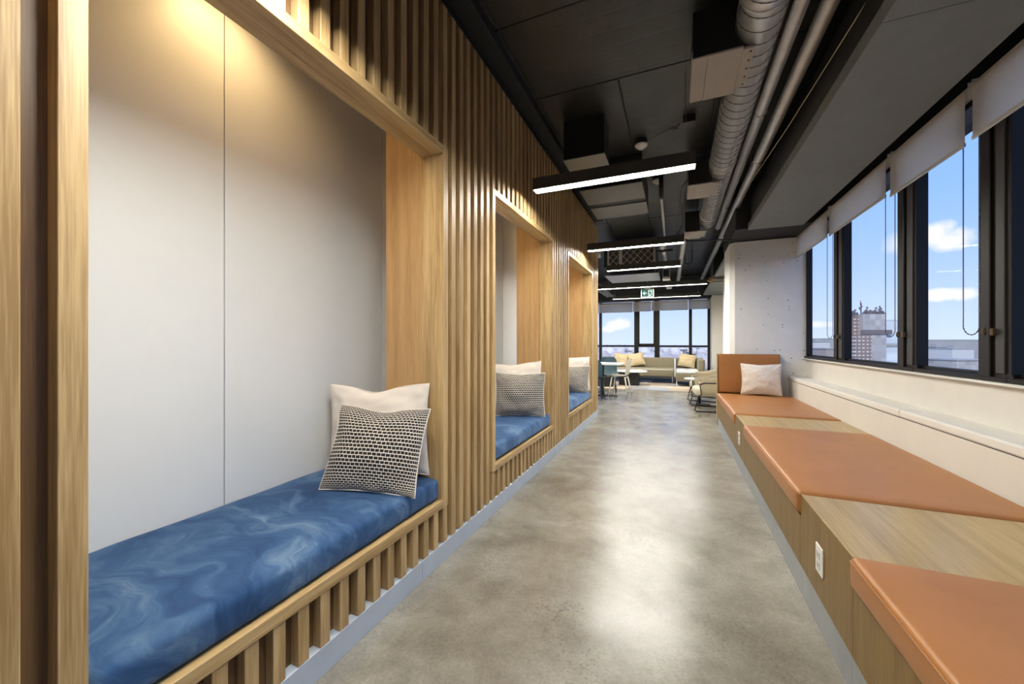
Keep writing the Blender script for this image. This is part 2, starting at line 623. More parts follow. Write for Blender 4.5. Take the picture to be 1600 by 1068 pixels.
def lathe(bm, prof, c=(0, 0, 0), n=24):
    """revolve (radius, z) profile about a vertical axis"""
    rings = []
    for r, z in prof:
        if r < 1e-6:
            rings.append([bm.verts.new((c[0], c[1], c[2] + z))])
        else:
            rings.append([bm.verts.new((c[0] + r * math.cos(2 * PI * k / n), c[1] + r * math.sin(2 * PI * k / n), c[2] + z)) for k in range(n)])
    for a, b in zip(rings, rings[1:]):
        for k in range(n):
            k2 = (k + 1) % n
            if len(a) == 1 and len(b) > 1:
                bm.faces.new([a[0], b[k], b[k2]])
            elif len(b) == 1 and len(a) > 1:
                bm.faces.new([a[k2], a[k], b[0]])
            elif len(a) > 1:
                bm.faces.new([a[k], b[k], b[k2], a[k2]])
    bmesh.ops.recalc_face_normals(bm, faces=bm.faces[:])
    return bm


def prism(bm, poly, z0, z1):
    a = [bm.verts.new((x, y, z0)) for x, y in poly]
    b = [bm.verts.new((x, y, z1)) for x, y in poly]
    n = len(poly)
    bm.faces.new(a[::-1])
    bm.faces.new(b)
    for i in range(n):
        bm.faces.new([a[i], a[(i + 1) % n], b[(i + 1) % n], b[i]])
    bmesh.ops.recalc_face_normals(bm, faces=bm.faces[:])
    return bm


def BM():
    return bmesh.new()


def put(name, bm, mat, parent=None, smooth=False, loc=None):
    """ONE mesh object; parent is an Empty (or a part) and the mesh is given in world metres"""
    base = Vector((0, 0, 0))
    q = parent
    chain = []
    while q is not None:
        chain.append(q)
        q = q.parent
    for q in chain:
        base = base + Vector(q.location)
    origin = Vector((0, 0, 0))
    if parent is None or loc is not None:
        xs = [v.co.copy() for v in bm.verts]
        lo = Vector([min(v[i] for v in xs) for i in range(3)])
        hi = Vector([max(v[i] for v in xs) for i in range(3)])
        origin = Vector(((lo.x + hi.x) / 2, (lo.y + hi.y) / 2, lo.z)) - base if loc is None else Vector(loc)
    bmesh.ops.translate(bm, verts=bm.verts[:], vec=-(base + origin))
    me = bpy.data.meshes.new(name)
    bm.to_mesh(me)
    bm.free()
    me.materials.append(MATS[mat] if isinstance(mat, str) else mat)
    if smooth:
        for f in me.polygons:
            f.use_smooth = True
    o = bpy.data.objects.new(name, me)
    COL.objects.link(o)
    o.location = origin
    if parent is not None:
        o.parent = parent
    return o


def piece(name, a, b, mat, parent, bev=0.0, seg=1):
    return put(name, box(BM(), a, b, bev, seg), mat, parent)


def thing(name, label, cat, loc=(0, 0, 0), group=None):
    o = bpy.data.objects.new(name, None)
    o.empty_display_size = .1
    COL.objects.link(o)
    o.location = loc
    o['label'] = label
    o['category'] = cat
    if group:
        o['group'] = group
    return o


def struct(name, loc=(0, 0, 0)):
    o = bpy.data.objects.new(name, None)
    o.empty_display_size = .1
    COL.objects.link(o)
    o.location = loc
    o['kind'] = 'structure'
    return o


def tag(o, label, cat, group=None):
    o['label'] = label
    o['category'] = cat
    if group:
        o['group'] = group
    return o


def smooth_by_angle(o, deg=40):
    for f in o.data.polygons:
        f.use_smooth = True
    try:
        o.data.set_sharp_from_angle(angle=math.radians(deg))
    except Exception:
        pass


# ================================================================== STRUCTURE
CEIL = 3.22
Y_NEAR, Y_FAR = -4.0, 13.5
PITCH = .0881
XW = -1.17          # face of the slat wall
XB = .549           # face of the bench

# ---- floor
fl = put('floor', box(BM(), (-5.2, Y_NEAR - .2, -.12), (1.9, Y_FAR + .3, 0)), 'polished_concrete')
fl['kind'] = 'structure'

# ---- ceiling: slab with formwork panels
ceil = struct('ceiling', (0, 4, CEIL))
piece('slab', (-5.2, Y_NEAR - .2, CEIL + .012), (1.95, Y_FAR + .3, CEIL + .2), 'plaster_dark', ceil)
ys = [-4.0, -2.4, -.84, .72, 1.50, 2.28, 3.06, 4.9, 6.7, 8.5, 10.3, 12.0, 13.5]
for i in range(len(ys) - 1):
    xs = [-5.1, -2.9, -1.06, .30, 1.8] if ys[i] < 3.0 else [-5.1, -2.9, -1.06, -.41, .30, 1.8]
    for j in range(len(xs) - 1):
        dz = random.uniform(0, .006)
        piece('slab_panel', (xs[j] + .005, ys[i] + .005, CEIL + dz), (xs[j + 1] - .005, ys[i + 1] - .005, CEIL + .03), 'dark_concrete', ceil, .003)

# ---- left slat wall
FR = [(.367, 1.844), (2.411, 3.870), (4.438, 5.897)]      # outer edges of the three alcove frames
Z_SLB, Z_SILL0, Z_SILL1, Z_HD0, Z_HD1, Z_ST = .103, .298, .342, 2.229, 2.272, 3.05
wl = struct('wall_left', (-1.2, 3, 0))
Y0, Y1 = -.55, 6.36
edges = [Y0] + [e for f in FR for e in f] + [Y1]
for i in range(0, len(edges), 2):
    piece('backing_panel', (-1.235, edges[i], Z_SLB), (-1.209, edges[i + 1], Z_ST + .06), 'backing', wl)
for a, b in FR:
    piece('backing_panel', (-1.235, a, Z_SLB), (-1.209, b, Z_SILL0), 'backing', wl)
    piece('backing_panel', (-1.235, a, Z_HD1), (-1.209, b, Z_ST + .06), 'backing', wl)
k0 = int((Y0 - 1.844) / PITCH) + 1
slat_mesh = {}


def slat(y1, z0, z1):
    key = (round(z0, 3), round(z1, 3))
    if key not in slat_mesh:
        me = bpy.data.meshes.new('slat')
        b = box(BM(), (-.038, -.043, 0), (0, 0, z1 - z0), .0018, 1)
        b.to_mesh(me)
        b.free()
        me.materials.append(MATS['oak_z'])
        slat_mesh[key] = me
    o = bpy.data.objects.new('slat', slat_mesh[key])
    COL.objects.link(o)
    o.parent = wl
    o.location = Vector((XW, y1, z0)) - Vector(wl.location)


k = k0
while 1.844 + k * PITCH < Y1 - .01:
    y1 = 1.844 + k * PITCH
    if y1 < .36:
        y1 -= .026
    inside = [f for f in FR if f[0] - .002 < y1 - .0215 < f[1]]
    if inside:
        slat(y1, Z_SLB, Z_SILL0)
        slat(y1, Z_HD1, Z_ST)
    else:
        slat(y1, Z_SLB, Z_ST)
    k += 1
piece('end_board', (-1.26, Y1 - .03, Z_SLB), (XW, Y1, Z_ST), 'oak_z', wl)
piece('return_panel', (-5.1, Y1 - .03, 0), (-1.262, Y1, CEIL), 'wall_white', wl)

bl = struct('baseboard_left', (-1.2, 3, 0))
for a, b in ((-.55, 1.612), (1.612, 3.90), (3.90, 6.16), (6.16, 6.36)):
    piece('plinth_panel', (-1.26, a + .0015, 0), (XW + .001, b - .0015, Z_SLB), 'plinth', bl, .0015)

t1 = struct('trim_1', (-1.15, 3, 3.1))
piece('ceiling_rail', (-1.34, Y_NEAR, 3.115), (-1.215, Y1, CEIL), 'plaster_dark', t1)
piece('ceiling_rail', (-1.215, Y_NEAR, 3.155), (-1.085, Y1, CEIL), 'plaster_dark', t1, .004)

# white panelled wall at the back of the alcoves
wa = struct('wall_alcove', (-1.95, 3, 0))
yy = -.95
while yy < 6.2:
    piece('wall_panel', (-1.96, yy + .002, 0), (-1.92, min(yy + 1.04, 6.3) - .002, 2.9), 'white_panel', wa, .002)
    yy += 1.04
piece('wall_core', (-2.0, -.95, 0), (-1.962, 6.33, 2.95), 'plaster_dark', wa)
ca = struct('ceiling_alcove', (-1.6, 3, 2.9))
piece('soffit_board', (-1.99, -.95, 2.9), (-1.236, 6.33, 2.94), 'wall_white', ca)

# closing walls behind the camera, where the floor widens to the left
wb = struct('wall_back', (0, Y_NEAR, 0))
piece('wall_panel', (-5.2, Y_NEAR - .12, 0), (1.9, Y_NEAR, CEIL), 'wall_white', wb)
wn = struct('wall_near', (-1.6, -.75, 0))
piece('wall_panel', (-2.0, -1.05, 0), (-1.16, -.951, CEIL), 'wall_white', wn)
piece('wall_panel', (-1.30, -.951, 0), (-1.16, -.552, CEIL), 'wall_white', wn)
piece('wall_panel', (-5.2, -1.05, 0), (-2.0, -.951, CEIL), 'wall_white', wn)
wnl = struct('wall_side', (-5.1, -2.5, 0))
piece('wall_panel', (-5.2, Y_NEAR, 0), (-5.1, -1.05, CEIL), 'wall_white', wnl)
wlo = struct('wall_lounge', (-5.1, 10, 0))
piece('wall_panel', (-5.2, 6.33, 0), (-5.1, Y_FAR + .2, CEIL), 'wall_white', wlo)

# ---- right wall under the windows
XG, XWALL, XP = 1.655, 1.60, 1.41
wr = struct('wall_right', (1.6, 4, 0))
for a, b in ((-4.0, .40), (.40, 3.479), (3.479, 6.30)):
    piece('wall_panel', (XP, a, 0), (XWALL + .12, b, .680), 'wall_white', wr)
    piece('ledge_board', (XP - .001, a + .0015, .6845), (XWALL + .03, b - .0015, .7375), 'ledge_white', wr, .012, 3)
piece('upper_panel', (XWALL, -4.0, .7375), (XWALL + .22, 7.6, .985), 'wall_white', wr)
piece('head_panel', (XWALL + .02, -4.0, 2.62), (XWALL + .24, 7.6, CEIL), 'plaster_dark', wr)
piece('far_panel', (XWALL - .19, 6.3, 0), (XWALL + .22, 7.6, .7375), 'wall_white', wr)
piece('far_wall', (XWALL, 7.6, 0), (XWALL + .22, Y_FAR + .2, CEIL), 'wall_white', wr)
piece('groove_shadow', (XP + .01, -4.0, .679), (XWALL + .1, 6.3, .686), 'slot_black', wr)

# ---- ribbon of windows on the right: (near mullion end, far mullion start)
MUL = [(-4.0, -3.75), (-2.48, -2.24), (-1.12, -.90), (.22, .44), (1.52, 1.74), (2.85, 3.072), (3.712, 3.947), (5.02, 5.27), (6.26, 6.53), (7.45, 7.6)]
for i in range(len(MUL) - 1):
    a0, a = MUL[i]
    b, b1 = MUL[i + 1]
    w = struct('window_%d' % (i + 1), (XG, (a + b) / 2, .985))
    # mullion at the near end: sash stile, cover plate, shadow gap
    piece('mullion', (XWALL + .004, a0, .985), (XG + .006, a, 2.64), 'frame_bronze', w)
    L = a - a0
    piece('sash_stile', (XWALL - .012, a - .088, .985), (XG + .003, a, 2.63), 'frame_bronze', w, .004)
    piece('cover_plate', (XWALL - .006, a0 + .042, 1.03), (XWALL + .03, a - .118, 2.63), 'mullion_grey', w, .003)
    piece('jamb', (XWALL - .004, a0 - .004, 1.03), (XG + .008, a0 + .012, 2.63), 'jamb_grey', w, .002)
    piece('bottom_rail', (XWALL - .02, a0, .985), (XG + .06, b, 1.012), 'frame_bronze', w, .004)
    piece('glazing_bead', (XWALL + .028, a - .002, 1.012), (XG + .02, b + .002, 1.031), 'frame_bronze', w, .003)
    piece('top_rail', (XWALL, a0, 2.585), (XG + .06, b, 2.64), 'frame_bronze', w)
    piece('pane', (XG - .004, a - .01, 1.02), (XG + .004, b + .01, 2.60), 'glass', w)

# sill strip, white line under the windows
t2 = struct('trim_2', (1.59, 3, .98))
piece('sill_strip', (XWALL - .038, -4.0, .970), (XWALL + .01, 7.5, .9848), 'white_plastic', t2, .003)

# ---- soffits above the windows
sf = struct('soffit_window', (1.1, 3, 2.6))
for a, b in ((-4.0, .45), (.45, 2.20), (2.20, 3.95), (3.95, 5.62)):
    piece('soffit_panel', (.832, a + .0015, 2.60), (1.405, b - .0015, 2.68), 'soffit', sf, .002)
piece('soffit_carcass', (.86, -4.0, 2.682), (1.38, 5.60, 3.0), 'black_paint', sf)
sf2 = struct('soffit_lounge', (1.05, 8, 2.6))
piece('soffit_panel', (.768, 7.2, 2.60), (1.38, 9.30, 2.66), 'soffit', sf2, .003)
sf3 = struct('soffit_corner', (1.05, 11.5, 2.6))
piece('soffit_panel', (.760, 10.2, 2.60), (1.38, 12.93, 2.66), 'soffit', sf3, .003)
# down-stand beams between soffits and columns
bmS = struct('beam_column', (1.2, 6.2, 2.62))
piece('beam_side', (.70, 5.66, 2.625), (1.70, 7.05, CEIL), 'plaster_dark', bmS, .01)
bm2 = struct('beam_lounge', (1.2, 9.7, 2.7))
piece('beam_side', (.74, 9.32, 2.63), (1.70, 10.1, CEIL), 'plaster_dark', bm2, .01)
bm3 = struct('beam_far', (-2, 13.2, 2.5))
piece('beam_side', (-5.1, 13.0, 2.55), (1.7, Y_FAR, CEIL), 'plaster_dark', bm3, .01)

# ---- columns
c1 = put('column', prism(BM(), [(.772, 6.30), (1.62, 6.30), (1.62, 7.0), (.712, 7.0), (.712, 6.36)], 0, 2.612), 'column_concrete')
c1['kind'] = 'structure'
c2 = put('column', box(BM(), (.985, 9.34, 0), (1.6, 9.95, 2.63), .02, 2), 'column_concrete')
c2['kind'] = 'structure'
c3 = put('column', box(BM(), (.985, 12.96, 0), (1.6, Y_FAR + .1, 2.60), .02, 2), 'wall_white')
c3['kind'] = 'structure'

# ---- far window wall
wf = struct('window_10', (-.7, Y_FAR, 0))
FZ0, FZT0, FZT1, FZTOP = .10, 1.03, 1.095, 2.56
vert = [(-5.1, -5.0), (-3.72, -3.58), (-2.44, -2.355), (-1.279, -1.142), (-.640, -.488), (.383, .471), (.912, .985)]
for a, b in vert:
    piece('mullion', (a, Y_FAR - .03, FZ0), (b, Y_FAR + .10, FZTOP), 'frame_bronze', wf, .004)
for (a0, a), (b, b1) in zip(vert, vert[1:]):
    piece('transom', (a, Y_FAR - .02, FZT0), (b, Y_FAR + .08, FZT1), 'frame_bronze', wf, .003)
    piece('pane', (a - .01, Y_FAR + .02, FZT1 - .01), (b + .01, Y_FAR + .028, FZTOP), 'glass', wf)
    piece('pane', (a - .01, Y_FAR + .02, FZ0), (b + .01, Y_FAR + .028, FZT0 + .01), 'glass', wf)
    piece('bottom_rail', (a, Y_FAR - .02, FZ0), (b, Y_FAR + .08, FZ0 + .09), 'frame_bronze', wf)
# opening sash between the second and third mullion
piece('sash_rail', (-1.142, Y_FAR - .045, 1.085), (-.640, Y_FAR + .01, 1.148), 'frame_bronze', wf, .004)
piece('sash_stile', (-1.146, Y_FAR - .045, 1.085), (-1.108, Y_FAR + .01, FZTOP), 'frame_bronze', wf, .004)
piece('sash_stile', (-.674, Y_FAR - .045, 1.085), (-.636, Y_FAR + .01, FZTOP), 'frame_bronze', wf, .004)
wfb = struct('wall_far', (-2, Y_FAR, 0))
piece('kerb', (-5.1, Y_FAR - .03, 0), (1.0, Y_FAR + .15, FZ0), 'wall_white', wfb)
piece('head_panel', (-5.1, Y_FAR - .0, FZTOP), (1.7, Y_FAR + .15, CEIL), 'plaster_dark', wfb)

# ================================================================== ALCOVES
ORD = ['nearest the camera', 'in the middle of the slatted wall', 'at the far end of the slatted wall']
for i, (a, b) in enumerate(FR):
    al = thing('seating_alcove', 'oak box-framed seating alcove ' + ORD[i], 'alcove', (-1.4, (a + b) / 2, .10), 'framed seating alcoves in the slatted wall')
    th = .046
    piece('side_board', (-1.31, a, Z_SILL0), (XW + .005, a + th, Z_HD1), 'oak_z', al, .0015)
    piece('side_board', (-1.31, b - th, Z_SILL0), (XW + .005, b, Z_HD1), 'oak_z', al, .0015)
    piece('header_board', (-1.31, a + th, Z_HD0), (XW + .005, b - th, Z_HD1), 'oak_y', al, .0015)
    piece('sill_board', (-1.31, a + th, Z_SILL0), (XW + .005, b - th, Z_SILL1), 'oak_y', al, .0015)
    piece('side_panel', (-1.567, a + .006, Z_SILL0), (-1.312, a + th - .008, 2.895), 'veneer_z', al)
    piece('side_panel', (-1.567, b - th + .008, Z_SILL0), (-1.312, b - .006, 2.895), 'veneer_z', al)
    piece('seat_deck', (-1.918, a + th - .004, Z_SILL0), (-1.312, b - th + .004, Z_SILL1 - .002), 'veneer_z', al)
    dl = put('downlight', lathe(BM(), [(0, 0), (.045, 0), (.045, .012), (.055, .012), (.055, .035), (0, .035)], (-1.69, (a + b) / 2, 2.865), 20), 'black_paint', al)
    put('lens', lathe(BM(), [(0, 0), (.042, 0), (.042, .004), (0, .004)], (-1.69, (a + b) / 2, 2.860), 20), 'warm_lamp', dl)
    ld = bpy.data.lights.new('downlight_glow', 'SPOT')
    ld.energy = DOWN
    ld.color = (1.0, .66, .30)
    ld.spot_size = math.radians(150)
    ld.spot_blend = 1.0
    ld.shadow_soft_size = .04
    lo = bpy.data.objects.new('downlight_glow', ld)
    COL.objects.link(lo)
    lo.location = (-1.69, (a + b) / 2, 2.845)

# blue cushions
for i, (a, b) in enumerate(FR):
    bm_ = soft_box(BM(), (-1.912, a + .053, Z_SILL1 + .005), (-1.182, b - .053, .461), .030, (22, 40, 2), .003, i + 1, 5.0)
    for v in bm_.verts:          # loose folds in the cover
        if v.co.z > .43:
            q = Vector((v.co.x * 3 + i * 5, v.co.y * 2, 0))
            w = noise.noise(q * 2.2)
            v.co.z += .0022 * math.sin(18 * (v.co.x * .55 + v.co.y) + 5 * w) * max(0, noise.noise(q * 1.3 + Vector((3, 1, 0)))) + .003 * w
    c = put('seat_cushion', bm_, 'velvet', smooth=True)
    tag(c, 'long blue velvet seat cushion in the alcove ' + ORD[i], 'cushion', 'blue velvet alcove cushions')


# ================================================================== PILLOWS
def pillow_mesh(w, h, th, seed=0, pinch=.07, slump=0.0, dent=0.0, n=34):
    bm = bmesh.new()
    uvl = bm.loops.layers.uv.new('UVMap')
    sides = []
    for s in (-1, 1):
        g = []
        for j in range(n + 1):
            row = []
            for i in range(n + 1):
                u, v = -1 + 2 * i / n, -1 + 2 * j / n
                u, v = math.sin(u * PI / 2 * .93) / math.sin(PI / 2 * .93), math.sin(v * PI / 2 * .93) / math.sin(PI / 2 * .93)
                x = u * (1 - pinch * (1 - v * v)) * w / 2
                z = v * (1 - pinch * (1 - u * u)) * h / 2
                pr = max(0, (1 - u ** 4)) ** .5 * max(0, (1 - v ** 4)) ** .5
                pr *= .55 + .45 * (1 - u * u) * (1 - v * v) + .25 * (1 - abs(u)) * (1 - abs(v))
                q = Vector((u * 2.1 + seed * 9, v * 2.1, s * 3.0))
                d = noise.noise(q) * .016 + noise.noise(q * 2.7) * .008
                corner = (abs(u) * abs(v)) ** 2
                fold = .010 * math.sin(16 * (abs(u) - abs(v)) + seed) * corner * (1 - max(abs(u), abs(v)) ** 6)
                y = s * (th / 2 * pr) + (d + fold) * pr ** .3 * s
                z -= slump * (1 - v) * .0
                z -= dent * max(0, v) ** 3 * math.exp(-((u + .05) / .38) ** 2)
                edge = max(abs(u), abs(v)) ** 10
                y += noise.noise(Vector((u * 3 + seed, v * 3, 5))) * .010 * edge
                edgev = (i in (0, n) or j in (0, n))
                if s == 1 and edgev:
                    row.append(sides[0][j][i])
                else:
                    row.append(bm.verts.new((x, y, z)))
            g.append(row)
        sides.append(g)
        for j in range(n):
            for i in range(n):
                q = [g[j][i], g[j][i + 1], g[j + 1][i + 1], g[j + 1][i]]
                idx = [(i, j), (i + 1, j), (i + 1, j + 1), (i, j + 1)]
                if s == 1:
                    q, idx = q[::-1], idx[::-1]
                f = bm.faces.new(q)
                f.smooth = True
                for lp, (ii, jj) in zip(f.loops, idx):
                    lp[uvl].uv = (ii / n, jj / n)
    return bm


def seam_loop(w, h, pinch, dent, r):
    pts = []
    n = 20
    def P(u, v):
        return Vector((u * (1 - pinch * (1 - v * v)) * w / 2, 0, v * (1 - pinch * (1 - u * u)) * h / 2 - dent * max(0, v) ** 3 * math.exp(-((u + .05) / .38) ** 2)))
    for i in range(n):
        pts.append(P(-1 + 2 * i / n, -1))
    for i in range(n):
        pts.append(P(1, -1 + 2 * i / n))
    for i in range(n):
        pts.append(P(1 - 2 * i / n, 1))
    for i in range(n):
        pts.append(P(-1, 1 - 2 * i / n))
    return tube(BM(), pts, r, 6, closed=True)


def pillow(label, mat, w, h, th, bottom, yaw, lean, roll=0.0, seed=0, group=None, pinch=.06, dent=0.0, seam=None, overhang=0.0):
    """bottom: where the middle of the lower edge rests; yaw turns the face, lean tips the top back"""
    root = bpy.data.objects.new('throw_pillow', None)
    root.empty_display_size = .1
    COL.objects.link(root)
    tag(root, label, 'pillow', group)
    root.location = bottom
    M = Matrix.Rotation(yaw, 4, 'Z') @ Matrix.Rotation(-lean, 4, 'X') @ Matrix.Rotation(roll, 4, 'Y') @ Matrix.Translation((0, 0, h / 2 * (1 - pinch)))
    def place(bm):
        bmesh.ops.transform(bm, matrix=Matrix.Translation(bottom) @ M, verts=bm.verts[:])
        return bm
    b = place(pillow_mesh(w, h, th, seed, pinch, 0, dent))
    low = [Matrix.Translation(bottom) @ M @ Vector((sx * w / 2, 0, -h / 2)) for sx in (-1, 1)]
    dz = bottom[2] - (max if overhang else min)(q.z for q in low) + .006
    bmesh.ops.translate(b, verts=b.verts[:], vec=(0, 0, dz))
    for v in b.verts:            # the underside flattens on the seat
        if v.co.x < overhang or not overhang:
            v.co.z = max(v.co.z, bottom[2])
    put('cover', b, mat, root, smooth=True)
    s = place(seam_loop(w, h, pinch, dent, .0035))
    bmesh.ops.translate(s, verts=s.verts[:], vec=(0, 0, dz))
    for v in s.verts:
        if v.co.x < overhang or not overhang:
            v.co.z = max(v.co.z, bottom[2])
    put('seam', s, seam or mat, root, smooth=True)
    return root


ZC = .459
GW, GB = 'white pillows at the back of the alcoves', 'black and white woven pillows in the alcoves'
# facing direction is -Y before yaw; positive yaw turns the face towards +X
pillow('large white cotton pillow leaning in the corner of the nearest alcove', 'cotton_white', .61, .49, .10, (-1.525, 1.69, ZC), .20, .07, -.03, 1, GW, dent=.035)
pillow('black and white woven pillow leaning on a white one in the nearest alcove', 'woven', .505, .435, .12, (-1.395, 1.468, ZC), .25, .43, .025, 2, GB, dent=.02, seam='cotton_white', overhang=-1.172)
pillow('large white cotton pillow behind the woven one in the middle alcove', 'cotton_white', .58, .50, .09, (-1.53, 3.738, ZC), .10, .05, -.07, 3, GW, dent=.015)
pillow('black and white woven pillow upright in the middle alcove', 'woven', .50, .43, .12, (-1.425, 3.565, ZC), .30, .13, 0, 4, GB, dent=.008, seam='cotton_white')
pillow('white cotton pillow behind the woven one in the farthest alcove', 'cotton_white', .53, .50, .11, (-1.44, 5.76, ZC), .08, .06, -.03, 5, GW)
pillow('black and white woven pillow slumped in the farthest alcove', 'woven', .50, .40, .12, (-1.41, 5.55, ZC), .12, .32, .04, 6, GB, dent=.015, seam='cotton_white')

# ================================================================== BENCH ON THE RIGHT
be = thing('window_bench', 'long oak veneered bench with a grey plinth running under the windows', 'bench', (1.0, 2.0, 0))
ZB, ZF = .136, .475
YB0, YB1 = -1.2, 6.28
SEAT = [(-.62, 1.650), (2.235, 3.865), (4.43, 6.16)]      # the three leather seats
BLK = [(1.650, 2.235), (3.865, 4.43)]
BLK0 = (-1.2, -.62)
for a, b in ((YB0, 1.668), (1.668, 3.6), (3.6, YB1)):
    piece('plinth_panel', (XB + .004, a + .001, 0), (XB + .06, b - .001, ZB), 'plinth_right', be)
for a, b in SEAT:
    piece('front_panel', (XB, a + .001, ZB), (XB + .03, (b if b < 6 else YB1) - .001, .372), 'bench_front', be, .001)
    piece('seat_deck', (XB + .03, a, .35), (XP - .002, b, .372), 'bench_front', be)
for a, b in BLK + [BLK0]:
    piece('front_panel', (XB, a + .001, ZB), (XB + .03, b - .001, ZF - .001), 'bench_front', be, .001)
    piece('table_top', (XB + .001, a + .001, ZF - .03), (XP - .002, b - .001, ZF), 'bench_top', be, .0015)
piece('end_panel', (XB - .012, YB1 - .1, ZB), (XB, YB1, 1.035), 'bench_top', be)
piece('end_panel', (XB, YB1 - .02, 0), (1.30, YB1, 1.03), 'bench_front', be)

POS = ['nearest the camera', 'between the two wooden blocks', 'under the leather backrest']
for i, (a, b) in enumerate(SEAT):
    root = thing('leather_cushion', 'tan leather seat cushion on the window bench, ' + POS[i], 'cushion', (1.0, (a + b) / 2, .373), 'tan leather cushions of the window bench')
    put('cover', soft_box(BM(), (XB - .014, a + .007, .3765), (XP - .006, b - .007, .486), .022, (14, 22, 2), .0025, i + 11, 3.0), 'leather', root, smooth=True)
    x0, x1, y0, y1 = XB - .012, XP - .006, a + .008, b - .008
    put('seam', tube(BM(), [(x0 + .012, y0, .470), (x0 - .002, y0 + .014, .470), (x0 - .002, y1 - .014, .470), (x0 + .012, y1, .470), (x1, y1, .470), (x1, y0, .470)], .0022, 6, closed=True), 'leather', root, smooth=True)
root = thing('back_cushion', 'upright tan leather back cushion against the white column', 'cushion', (.95, 6.2, .487))
put('cover', soft_box(BM(), (XB + .006, 6.165, .490), (1.285, 6.254, 1.032), .018, (14, 2, 12), .003, 31, 3.0), 'leather', root, smooth=True)
put('seam', tube(BM(), [(XB + .006, 6.167, .49), (XB + .006, 6.167, 1.02), (XB + .02, 6.167, 1.03), (1.265, 6.167, 1.03), (1.281, 6.167, 1.02), (1.281, 6.167, .49)], .0025, 6), 'leather', root, smooth=True)
pillow('square cream linen pillow leaning on the tan leather backrest', 'linen_cream', .47, .42, .14, (1.045, 6.03, .487), -.06, .16, 0, 8, dent=.006, pinch=.075)

# outlets
for y, z, lab in ((1.965, .302, 'white power outlet on the bench block nearest the camera'), (4.17, .30, 'white power outlet on the bench block farther away')):
    root = thing('power_outlet', lab, 'outlet', (XB - .004, y, z - .05), 'outlets in the bench front')
    piece('plate', (XB - .0065, y - .040, z - .058), (XB - .0003, y + .040, z + .058), 'white_plastic', root, .003, 2)
    for dz in (-.021, .021):
        rc = piece('receptacle', (XB - .009, y - .017, z + dz - .016), (XB - .006, y + .017, z + dz + .016), 'socket_grey', root, .001)
        for dy in (-.006, .006):
            piece('slot', (XB - .0094, y + dy - .001, z + dz - .004), (XB - .0088, y + dy + .001, z + dz + .006), 'slot_black', rc)

# ================================================================== ROLLER BLINDS
BL = [(.05, 1.36, 2.325, 'above the window nearest the camera, mostly out of frame'), (1.43, 2.955, 2.328, 'nearest roller blind, cut off by the right edge'),
      (2.995, 3.84, 2.318, 'second roller blind from the right edge'), (3.89, 5.115, 2.340, 'third roller blind from the right edge'),
      (5.165, 6.42, 2.345, 'fourth roller blind from the right edge'), (6.48, 7.40, 2.425, 'farthest roller blind beside the white column')]
for i, (a, b, z0, lab) in enumerate(BL):
    root = thing('roller_blind', 'pale grey fabric blind rolled up high, ' + lab if i else 'pale grey fabric blind over the windows beside the camera, out of view', 'blind', (1.5, (a + b) / 2, z0), 'roller blinds over the side windows')
    bm_ = BM()
    prof = [(1.500, z0), (1.500, 2.60), (1.506, 2.625), (1.522, 2.64), (1.5235, 2.6385), (1.5075, 2.6235), (1.5018, 2.60), (1.5018, z0)]
    ring = [[bm_.verts.new((x, y, z)) for x, z in prof] for y in (a + .012, b - .012)]
    for q in range(len(prof)):
        q2 = (q + 1) % len(prof)
        bm_.faces.new([ring[0][q], ring[1][q], ring[1][q2], ring[0][q2]])
    bmesh.ops.recalc_face_normals(bm_, faces=bm_.faces[:])
    put('fabric', bm_, 'blind_fabric', root)
    piece('hem_bar', (1.4955, a + .010, z0 - .018), (1.5065, b - .010, z0 + .004), 'socket_grey', root, .003, 2)
    tb = put('roller', tube(BM(), [(1.535, a + .008, 2.605), (1.535, b - .008, 2.605)], .032, 16), 'blind_fabric', root, smooth=True)
    for y in (a - .006, b + .002):
        piece('bracket', (1.505, y, 2.56), (1.57, y + .005, 2.65), 'white_plastic', root, .001)
    # bead chain at the near end of the blind
    pts, rs = [], []
    yc = a + .028
    zb = 1.245
    path = []
    path += [(1.52, yc + .034, 2.60 - t_ * (2.60 - zb - .04) / 40) for t_ in range(41)]
    path += [(1.52 + .022 * q / 14, yc - .010 + .044 * math.cos(q * PI / 14), zb + .04 - .045 * math.sin(q * PI / 14)) for q in range(1, 14)]
    path += [(1.542, yc - .054, zb + .04 + t_ * (2.58 - zb - .04) / 40) for t_ in range(41)]
    dense = []
    for q in range(len(path) - 1):
        p0, p1 = Vector(path[q]), Vector(path[q + 1])
        m_ = max(1, int((p1 - p0).length / .006))
        for r_ in range(m_):
            dense.append(p0.lerp(p1, r_ / m_))
    rs = [.0038 if q % 2 else .0018 for q in range(len(dense))]
    put('bead_chain', tube(BM(), dense, rs, 5), 'bead_metal', root)
    if i:
        cl = put('chain_guide', tube(BM(), [(1.555 + .014 * math.cos(q * PI / 8), yc - .062 + .018 * math.cos(q * PI / 8), zb + .012 + .018 * math.sin(q * PI / 8)) for q in range(16)], .0045, 6, closed=True), 'guide_bronze', root, smooth=True)
        piece('guide_plate', (1.568, yc - .095, zb - .01), (1.588, yc - .073, zb + .03), 'guide_bronze', root, .003)

